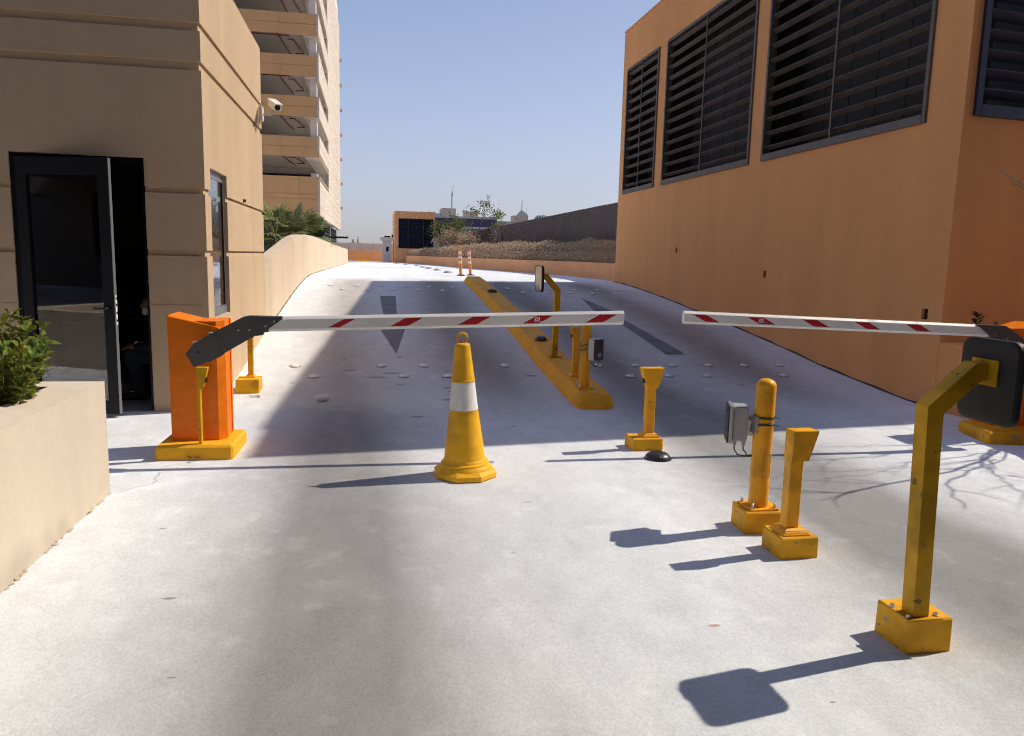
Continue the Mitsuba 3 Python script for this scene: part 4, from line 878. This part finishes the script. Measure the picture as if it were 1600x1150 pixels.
# ------------------------------------------------------------------ barriers
def emblem(parent, x, z, y, dirx):
    q = []
    s = .008
    for i in range(3):
        q.append(ext([(x + i * .016 - .009, z - .018), (x + i * .016 - .001, z - .018), (x + i * .016 + .008, z + .018), (x + i * .016, z + .018)], .0008, 'xz', y - .0021))
    q.append(ext([(x + .000, z + .012), (x + .036, z + .012), (x + .038, z + .018), (x + .002, z + .018)], .0008, 'xz', y - .0024))
    q += [bx(x + .038 + i * .009, x + .044 + i * .009, y - .0021, y - .0013, z - .016, z - .011) for i in range(4)]
    part(parent, 'emblem', cat_(q), 'm_white_print', label='white slanted letter m printed on the red marking')
def beam(k, xa, za, xb, zb, y, h, marks, slant, logo):
    """boom along x from (xa,za) to (xb,zb); chamfered box section; z are the centre heights"""
    d, c = .055, .020
    def sec(x, z): return [(x, y - d / 2, z - h / 2 + c), (x, y - d / 2, z + h / 2 - c), (x, y - d / 2 + c * .9, z + h / 2), (x, y + d / 2 - c * .9, z + h / 2), (x, y + d / 2, z + h / 2 - c), (x, y + d / 2, z - h / 2 + c), (x, y + d / 2 - c, z - h / 2), (x, y - d / 2 + c, z - h / 2)]
    bm = part(k, 'boom', hull(sec(xa, za) + sec(xb, zb)), 'm_arm_white', label='white boom with slanted red markings')
    s = 1 if xb > xa else -1; e = .006
    zt = lambda x: za + (zb - za) * (x - xa) / (xb - xa)
    part(bm, 'end_cap', hull(sec(xb, zb) + [(x + s * e, y_, z_) for x, y_, z_ in sec(xb, zb)]), 'm_white_print')
    hm = (h - 2 * c) / 2 * .84
    for i, (x0, x1) in enumerate(marks):
        zc = zt((x0 + x1) / 2); sl = slant
        tl = (zb - za) / (xb - xa)
        w_ = x1 - x0
        P = [(x0, zc - hm), (x1 - abs(sl), zc - hm), (x1, zc + hm), (x0 + abs(sl), zc + hm)] if sl > 0 else [(x0 + abs(sl), zc - hm), (x1, zc - hm), (x1 - abs(sl), zc + hm), (x0, zc + hm)]
        xm = (x0 + x1) / 2; P = [(px, pz + tl * (px - xm)) for px, pz in P]
        mk = part(bm, 'red_marking', ext(P, .0012, 'xz', y - d / 2 - .0013), 'm_red_tape')
        if i == logo: emblem(bm, xm - .02, zc, y - d / 2, s)
def bracket(k, pts, y0, dpt, screws, mat_='m_arm_grey'):
    br = part(k, 'arm_bracket', ext(pts, dpt, 'xz', y0), mat_)
    for x, z in screws:
        part(br, 'screw', moved(lathe([(.007, 0), (.007, .003), (0, .005)], (0, 0, 0), 8), trimesh.transformations.translation_matrix([x, y0, z]) @ rot(90, [1, 0, 0])), 'm_steel')
    return br
k = thing('barrier_gate', 'orange barrier cabinet with a long red and white arm, left of the cone', 'barrier gate')
sl = bx(-1.625, -1.055, 6.00, 6.56, -.02, .115, .018)
part(k, 'base_slab', moved(sl, rotz(-1.5, (-1.34, 6.28, 0))), 'm_yellow_block', label='yellow painted concrete base slab')
# cabinet body: plan with chamfered front-right corner, recessed dark seam on the lane side
F0, F1 = 6.17, 6.50
cab = ext([(-1.545, F0), (-1.195, F0), (-1.140, F0 + .055), (-1.140, F1), (-1.545, F1)], .94, 'xy', .112)
cm = mani(cab) - mbox(-1.147, -1.1, F0 + .075, F1 - .045, .10, 1.2)
cb = part(k, 'cabinet', tm(cm), 'm_cabinet_orange', label='orange metal cabinet')
part(cb, 'side_seam', bx(-1.149, -1.1475, F0 + .078, F1 - .048, .115, 1.03), 'm_seam_brown')
# sloped hood: high at the wall side, rolling down to the lane
def hood_sec(y, g=0): return [(-1.555 - g, y, .985), (-1.555 - g, y, 1.080 + g), (-1.535, y, 1.100 + g), (-1.235 - g, y, 1.024 + g), (-1.175, y, 1.004), (-1.142 + g, y, .975), (-1.130 + g, y, .93), (-1.130, y, .895), (-1.545, y, .895)]
part(cb, 'hood', hull(hood_sec(F0 - .012, -.012) + hood_sec(F0 + .012) + hood_sec(F1 - .008) + hood_sec(F1 + .010, -.012)), 'm_cabinet_orange')
beam(k, -.86, 1.052, 2.001, 1.131, 5.95, .112, [(-.335, -.135), (.130, .378), (.651, .910), (1.166, 1.412), (1.684, 1.945)], .115, 3)
br = bracket(k, [(-1.362, .833), (-1.312, .742), (-1.30, .736), (-1.255, .752), (-1.215, .772), (-1.20, .772), (-1.115, .815), (-1.095, .835), (-.872, .968), (-.815, .975), (-.808, 1.0), (-.775, .998), (-.772, 1.022), (-.668, 1.098), (-.672, 1.113), (-.905, 1.118), (-.955, 1.108), (-1.095, 1.030), (-1.115, 1.022), (-1.30, .912)], 5.905, .085,
             [(-.73, 1.08), (-.79, 1.045), (-.905, 1.015), (-.985, 1.012)])
part(br, 'pivot_hole', moved(lathe([(.012, 0), (.012, .002), (0, .002)], (0, 0, 0), 10), trimesh.transformations.translation_matrix([-1.275, 5.9045, .845]) @ rot(90, [1, 0, 0])), 'm_black_plastic')
part(br, 'pivot_shaft', moved(lathe([(.04, 0), (.04, .19), (0, .19)], (0, 0, 0), 16), trimesh.transformations.translation_matrix([-1.27, 5.985, .83]) @ rot(-90, [1, 0, 0])), 'm_steel')
for x, z in ((-1.305, .912), (-1.19, .982)):
    part(br, 'nut', bx(x - .014, x + .014, 5.93, 5.96, z - .006, z + .010, .003), 'm_galvanised')

k = thing('barrier_gate', 'barrier with a red and white arm, its orange cabinet half hidden behind the mirror', 'barrier gate')
part(k, 'base_slab', moved(bx(5.625, 6.20, 5.88, 6.42, -.02, .115, .018), rotz(-14, (5.90, 6.15, 0))), 'm_yellow_block', label='yellow painted concrete base slab')
F0, F1, o = 6.17, 6.50, 4.62
cab = ext([(5.885, F0), (6.225, F0), (6.225, F1), (5.83, F1), (5.83, F0 + .055)], .94, 'xy', .112)
cm = mani(cab) - mbox(5.6, 5.837, F0 + .075, F1 - .045, .10, 1.2)
cb = part(k, 'cabinet', tm(cm), 'm_cabinet_orange', label='orange metal cabinet')
part(cb, 'side_seam', bx(5.8375, 5.839, F0 + .078, F1 - .048, .115, 1.03), 'm_seam_brown')
def mir(q): return [(4.69 - x, y, z) for x, y, z in q]
part(cb, 'hood', hull(mir(hood_sec(F0 - .012, -.012)) + mir(hood_sec(F0 + .012)) + mir(hood_sec(F1 - .008)) + mir(hood_sec(F1 + .010, -.012))), 'm_cabinet_orange')
beam(k, 5.44, 1.048, 2.532, 1.141, 5.95, .106, [(2.600, 2.835), (3.085, 3.345), (3.590, 3.845), (4.085, 4.335), (4.580, 4.835)], -.115, 1)
br = bracket(k, [(5.29, 1.106), (5.57, 1.098), (5.60, 1.085), (5.82, .948), (6.0, .85), (5.95, .75), (5.75, .86), (5.46, .985), (5.45, .99)], 5.905, .085, [(5.40, 1.075), (5.47, 1.02), (5.60, .985), (5.72, .96)])
part(br, 'pivot_shaft', moved(lathe([(.04, 0), (.04, .19), (0, .19)], (0, 0, 0), 16), trimesh.transformations.translation_matrix([5.9, 5.985, .83]) @ rot(-90, [1, 0, 0])), 'm_steel')

# ------------------------------------------------------------------ flexible lane posts
for (x, y, dx, lab) in ((2.415, 21.4, -.045, 'orange lane post with white bands, the left of the pair beyond the island'), (2.765, 22.0, -.06, 'orange lane post with white bands, the right of the pair beyond the island')):
    k = thing('lane_post', lab, 'lane post'); z = gz(y)
    part(k, 'foot', lathe([(.12, 0), (.12, .02), (.07, .04), (0, .045)], (x, y, z - .003), 18), 'm_rubber')
    lean = lambda q: (x + dx * q / .75, y, z + q)
    part(k, 'post', tube([lean(q) for q in (.03, .25, .5, .75)], .042, 14), 'm_post_orange', 40)
    for q in (.34, .47, .60):
        part(k, 'reflective_band', tube([lean(q), lean(q + .075)], .0435, 14, False), 'm_white_paint', 40)

# ------------------------------------------------------------------ litter
k = thing('crumpled_cup', 'crumpled white plastic cup lying on the shaded left lane', 'litter')
m = lathe([(.028, 0), (.040, .012), (.036, .03), (.038, .06), (.030, .09), (.034, .10), (.018, .135), (0, .14)], (0, 0, 0), 18); v = np.array(m.vertices); v[:, :2] *= 1 + .35 * (meshkit.noise(v * 42)[:, None] - .5); m.vertices = v
obj(k, moved(moved(m, rot(90, [0, 1, 0])), trimesh.transformations.translation_matrix([-.585, 7.93, gz(7.93) + .036])), 'm_paper')
k = thing('paper_scrap', 'scrap of white paper beside the block of the left sensor post', 'litter')
obj(k, cat_([moved(hull(rng.normal(0, .02, (7, 3)) * [1.6, 1, .5]), trimesh.transformations.translation_matrix([-1.24 + q * .04, 8.12, gz(8.12) + .008])) for q in (0, 1, 2)]), 'm_paper')
k = thing('dry_leaf', 'curled dry brown leaf lying before the left yellow base slab', 'leaf')
obj(k, leaves([(-1.36, 5.98, .008)] * 3, [(1, .1, .15), (-.6, .4, .3), (.3, -.6, .25)], [(0, 0, 1)] * 3, .07, .03, .5), 'm_dry_leaf')

# ------------------------------------------------------------------ seated guard in the dark doorway
def body(bones, res=.022, it=6):
    parts_ = []
    for (a, ra, b, rb) in bones:
        s = lambda c, r: np.asarray(trimesh.creation.icosphere(subdivisions=2, radius=r).vertices) + np.asarray(c)
        parts_.append(manifold3d.Manifold.hull_points(np.vstack([s(a, ra), s(b, rb)])))
    m = manifold3d.Manifold.batch_boolean(parts_, manifold3d.OpType.Add).refine_to_length(res)
    t = tm(m); t.merge_vertices(); trimesh.smoothing.filter_taubin(t, iterations=it); return t
gy = 8.32
k = thing('person', 'person in dark uniform sitting in the shadow inside the doorway, white mask under the chin', 'person')
hip, sh, nk, hd = (-1.98, gy, .50), (-2.06, gy, .86), (-2.13, gy, .94), (-2.225, gy, 1.045)
kn = [(-2.40, gy - .11, .52), (-2.37, gy + .12, .52)]; an = [(-2.33, gy - .12, .14), (-2.30, gy + .13, .14)]
el = [(-2.12, gy - .24, .62), (-2.12, gy + .24, .62)]; wr = [(-2.36, gy - .13, .60), (-2.35, gy + .12, .60)]
bones = [(hip, .14, (-2.02, gy, .70), .135), ((-2.02, gy, .70), .135, sh, .13), ((-2.06, gy - .13, .86), .07, (-2.06, gy + .13, .86), .07), (sh, .08, nk, .055), (nk, .05, (-2.19, gy, .99), .05), ((-2.19, gy, 1.06), .088, (-2.25, gy, 1.03), .072), ((-2.25, gy, 1.02), .065, (-2.265, gy, .975), .045)]
for s in (0, 1):
    sg = -1 if s == 0 else 1
    bones += [((-2.0, gy + sg * .09, .49), .095, kn[s], .066), (kn[s], .064, an[s], .042), (an[s], .042, (-2.46, gy + sg * .13, .10), .032), ((-2.06, gy + sg * .18, .85), .060, el[s], .046), (el[s], .044, wr[s], .032), (wr[s], .036, (-2.42, gy + sg * .10, .60), .034)]
    for f_ in range(4):
        q = (-2.43, gy + sg * .10 + (f_ - 1.5) * .019, .605 - .002 * f_); bones += [(q, .0095, (q[0] - .035, q[1], q[2] - .006), .0088), ((q[0] - .035, q[1], q[2] - .006), .0088, (q[0] - .055, q[1], q[2] - .026), .008)]
    bones += [((-2.40, gy + sg * .135 - sg * .06, .61), .011, (-2.44, gy + sg * .05, .61), .010)]
bones += [((-2.318, gy, 1.03), .012, (-2.325, gy, 1.01), .014), ((-2.20, gy - .085, 1.03), .02, (-2.20, gy - .088, 1.0), .016), ((-2.20, gy + .085, 1.03), .02, (-2.20, gy + .088, 1.0), .016)]
part(k, 'body', body(bones, .02, 4), 'm_skin', 60)
cl = [(hip, .155, (-2.02, gy, .70), .15), ((-2.02, gy, .70), .15, sh, .145), ((-2.06, gy - .13, .86), .083, (-2.06, gy + .13, .86), .083)]
for s in (0, 1):
    sg = -1 if s == 0 else 1
    cl += [((-2.06, gy + sg * .18, .85), .073, el[s], .060), (el[s], .058, tuple(np.array(el[s]) * .12 + np.array(wr[s]) * .88), .047)]
part(k, 'jacket', body(cl), 'm_dark_cloth', 60)
tr = []
for s in (0, 1):
    sg = -1 if s == 0 else 1
    tr += [((-2.0, gy + sg * .09, .49), .108, kn[s], .080), (kn[s], .078, tuple(np.array(an[s]) + [0, 0, .02]), .060)]
part(k, 'trousers', body(tr), 'm_blue_cloth', 60)
for s in (0, 1):
    sg = -1 if s == 0 else 1
    part(k, 'shoe', body([((an[s][0] + .02, an[s][1], .115), .05, (-2.40, gy + sg * .13, .108), .045), ((-2.40, gy + sg * .13, .108), .045, (-2.50, gy + sg * .135, .10), .036)], .02, 3), 'm_hair', 60)
    part(k, 'shoe_lace', bx(-2.44, -2.36, gy + sg * .13 - .018, gy + sg * .13 + .018, .148, .156, .003), 'm_mask_white')
part(k, 'hair', body([((-2.175, gy, 1.085), .088, (-2.215, gy, 1.10), .076)], .02, 2), 'm_hair', 60)
part(k, 'eye', cat_([trimesh.creation.icosphere(subdivisions=1, radius=.011).apply_translation((-2.306, gy + s * .03, 1.055)) for s in (-1, 1)]), 'm_hair')
part(k, 'mouth', bx(-2.318, -2.30, gy - .02, gy + .02, .985, .991), 'm_dry_leaf')
part(k, 'face_mask', body([((-2.275, gy - .03, .975), .036, (-2.275, gy + .03, .975), .036), ((-2.275, gy, .985), .04, (-2.29, gy, .95), .032)], .015, 2), 'm_mask_white', 60, label='white face mask pulled under the chin')
k = thing('office_chair', 'dark chair under the seated guard inside the doorway', 'chair')
part(k, 'seat', bx(-2.20, -1.80, gy - .24, gy + .24, .33, .37, .015), 'm_dark_wood')
part(k, 'backrest', bx(-1.80, -1.765, gy - .22, gy + .22, .45, .95, .012), 'm_dark_wood')
for x in (-2.17, -1.83):
    for y_ in (gy - .21, gy + .21):
        part(k, 'leg', tube([(x, y_, .064), (x, y_, .33)], .014, 8), 'm_frame_black')

# ------------------------------------------------------------------ unseen building and canopy added behind the camera to darken shaded walls
k = thing('added_rear_building', 'unseen brown building added to darken shaded walls, mirrored in the glass door', 'building')
hb = mbox(-34, 30, -24, -10, -.5, 24)
for j in range(6):
    for i in range(12):
        hb -= mbox(-32 + i * 5.0, -29 + i * 5.0, -10.4, -9.9, 1.2 + j * 3.7, 3.6 + j * 3.7)
part(k, 'wall', tm(hb), 'm_canopy_brown')
part(k, 'added_canopy', bx(-24, 24, -9.99, 2.4, 4.2, 4.6), 'm_canopy_brown')  # added overhead, out of view, to cut sky and ground bounce
for j in range(6):
    part(k, 'window_band', bx(-33, 29, -10.38, -10.36, 1.2 + j * 3.7, 3.6 + j * 3.7), 'm_navy_panel')

# ------------------------------------------------------------------ city beyond
k = thing('glass_office', 'teal glass building with a dark purple fascia, beyond the fence', 'building')
CY_ = 130.0
part(k, 'wall', bx(9.0, 20.5, CY_, CY_ + 20, -7, 8.1), 'm_city_grey')
part(k, 'fascia', bx(8.8, 20.6, CY_ - .6, CY_ - .02, 6.45, 7.75), 'm_city_band', label='dark purple fascia')
part(k, 'ledge', cat_(bx(8.8, 20.7, CY_ - .65, CY_ - .01, 7.76, 8.12), bx(8.8, 20.7, CY_ - .65, CY_ - .01, 6.1, 6.44)), 'm_city_grey')
for i in range(8):
    for j in range(5):
        part(k, 'window', bx(9.1 + i * 1.42, 9.1 + i * 1.42 + 1.34, CY_ - .10, CY_ - .03, 5.0 - 1.2 * j - .02, 6.05 - 1.2 * j), 'm_city_glass')
k = thing('grey_annex', 'pale grey annex joined to the right of the glass office', 'building')
part(k, 'wall', bx(20.9, 26.4, CY_ - .3, CY_ + 20, -7, 7.55), 'm_city_grey')
for i in range(9):
    part(k, 'rib', bx(21 + i * .62, 21.06 + i * .62, CY_ - .36, CY_ - .30, 2, 7.5), 'm_city_tan')
k = thing('roof_block', 'tan rooftop block with plant units on the glass office', 'building')
part(k, 'wall', bx(11.6, 14.0, CY_ + 3, CY_ + 8, 8.1, 9.6), 'm_city_tan')
part(k, 'plant_unit', bx(9.2, 10.0, CY_ + 3, CY_ + 5, 8.1, 8.9, .05), 'm_city_grey')
part(k, 'plant_unit', bx(10.3, 11.3, CY_ + 3, CY_ + 5, 8.1, 8.7, .05), 'm_city_grey')
part(k, 'plant_unit', bx(15.4, 17.9, CY_ + 3, CY_ + 5, 8.1, 9.2, .05), 'm_city_tan')
part(k, 'dish', lathe([(.25, 0), (.2, .12), (0, .2)], (10.4, CY_ + 3, 8.8), 12), 'm_city_grey')
k = thing('antenna_mast', 'thin grey lattice antenna mast above the glass office roof', 'mast')
ms = [tube([(13.15 + sx, CY_ + 2 + sy, 8.1), (13.22 + sx * .3, CY_ + 2 + sy * .3, 12.4)], .035, 5) for sx, sy in ((-.12, 0), (.12, 0), (0, .18))]
ms += [tube([(13.15 + .12 * (-1) ** i, CY_ + 2, 8.2 + i * .3), (13.16 + .12 * (-1) ** (i + 1), CY_ + 2, 8.5 + i * .3)], .02, 4) for i in range(13)]
part(k, 'lattice', cat_(ms), 'm_city_grey'); part(k, 'rod', tube([(13.22, CY_ + 2, 12.3), (13.45, CY_ + 2, 13.4)], .035, 5), 'm_city_grey')
part(k, 'aerial', cat_(bx(13.1, 13.35, CY_ + 1.9, CY_ + 2.1, 11.5, 12.1, .03)), 'm_city_grey')
k = thing('spired_building', 'distant tan tower block with a gabled crown and spire', 'building')
part(k, 'wall', bx(47.2, 52.2, 260, 266, -7, 15.6), 'm_city_tan')
part(k, 'roof', ext([(48.6, 15.6), (52.2, 15.6), (52.2, 16.0), (50.1, 17.4)], 4, 'xz', 260.5), 'm_city_grey')
part(k, 'spire', tube([(50.2, 262, 16.8), (50.35, 262, 21.2)], [.22, .08], 6), 'm_city_grey')
part(k, 'aerial', tube([(51.9, 262, 15.9), (51.9, 262, 18.2)], .06, 5), 'm_city_grey')
for i in range(4):
    for j in range(4):
        part(k, 'window', bx(47.6 + i * 1.15, 48.1 + i * 1.15, 259.9, 259.99, 8.2 + j * 1.8, 9.2 + j * 1.8), 'm_city_grey')
k = thing('glass_dome', 'distant shallow dome of blue glass above the dark fence', 'dome')
t = np.linspace(0, np.pi / 2, 6)
part(k, 'shell', lathe([(2.1, -.3), (2.1, 0)] + [(2.0 * math.cos(a), 1.15 * math.sin(a)) for a in t], (43.9, 200, 11.6), 24), 'm_city_glass', 40)
for a in np.arange(0, 2 * np.pi, np.pi / 8):
    part(k, 'rib', tube([(43.9 + 2.04 * math.cos(q) * math.cos(a), 200 + 2.04 * math.cos(q) * math.sin(a), 11.62 + 1.17 * math.sin(q)) for q in t], .05, 4), 'm_white_paint')
part(k, 'drum', lathe([(2.4, -1.4), (2.4, -.3), (2.0, -.3)], (43.9, 200, 11.6), 24), 'm_white_paint')
k = thing('minaret', 'distant pinkish spire with a pointed top beyond the translucent screen', 'tower')
part(k, 'shaft', lathe([(.75, -20), (.7, 3.2), (.95, 3.3), (.95, 3.9), (.5, 4.0), (.5, 5.4)], (-5.6, 300, 0), 10), 'm_city_tan')
part(k, 'cap', lathe([(.6, 5.4), (.45, 6.2), (.05, 8.0), (0, 8.4)], (-5.6, 300, 0), 10), 'm_city_tan')
k = thing('distant_block', 'low hazy pink block beside the distant spire', 'building')
part(k, 'wall', cat_(bx(-8.4, -6.6, 300, 304, -20, 5.6)), 'm_city_tan'); part(k, 'roof', bx(-8.0, -7.2, 301, 303, 5.6, 6.8), 'm_city_tan')
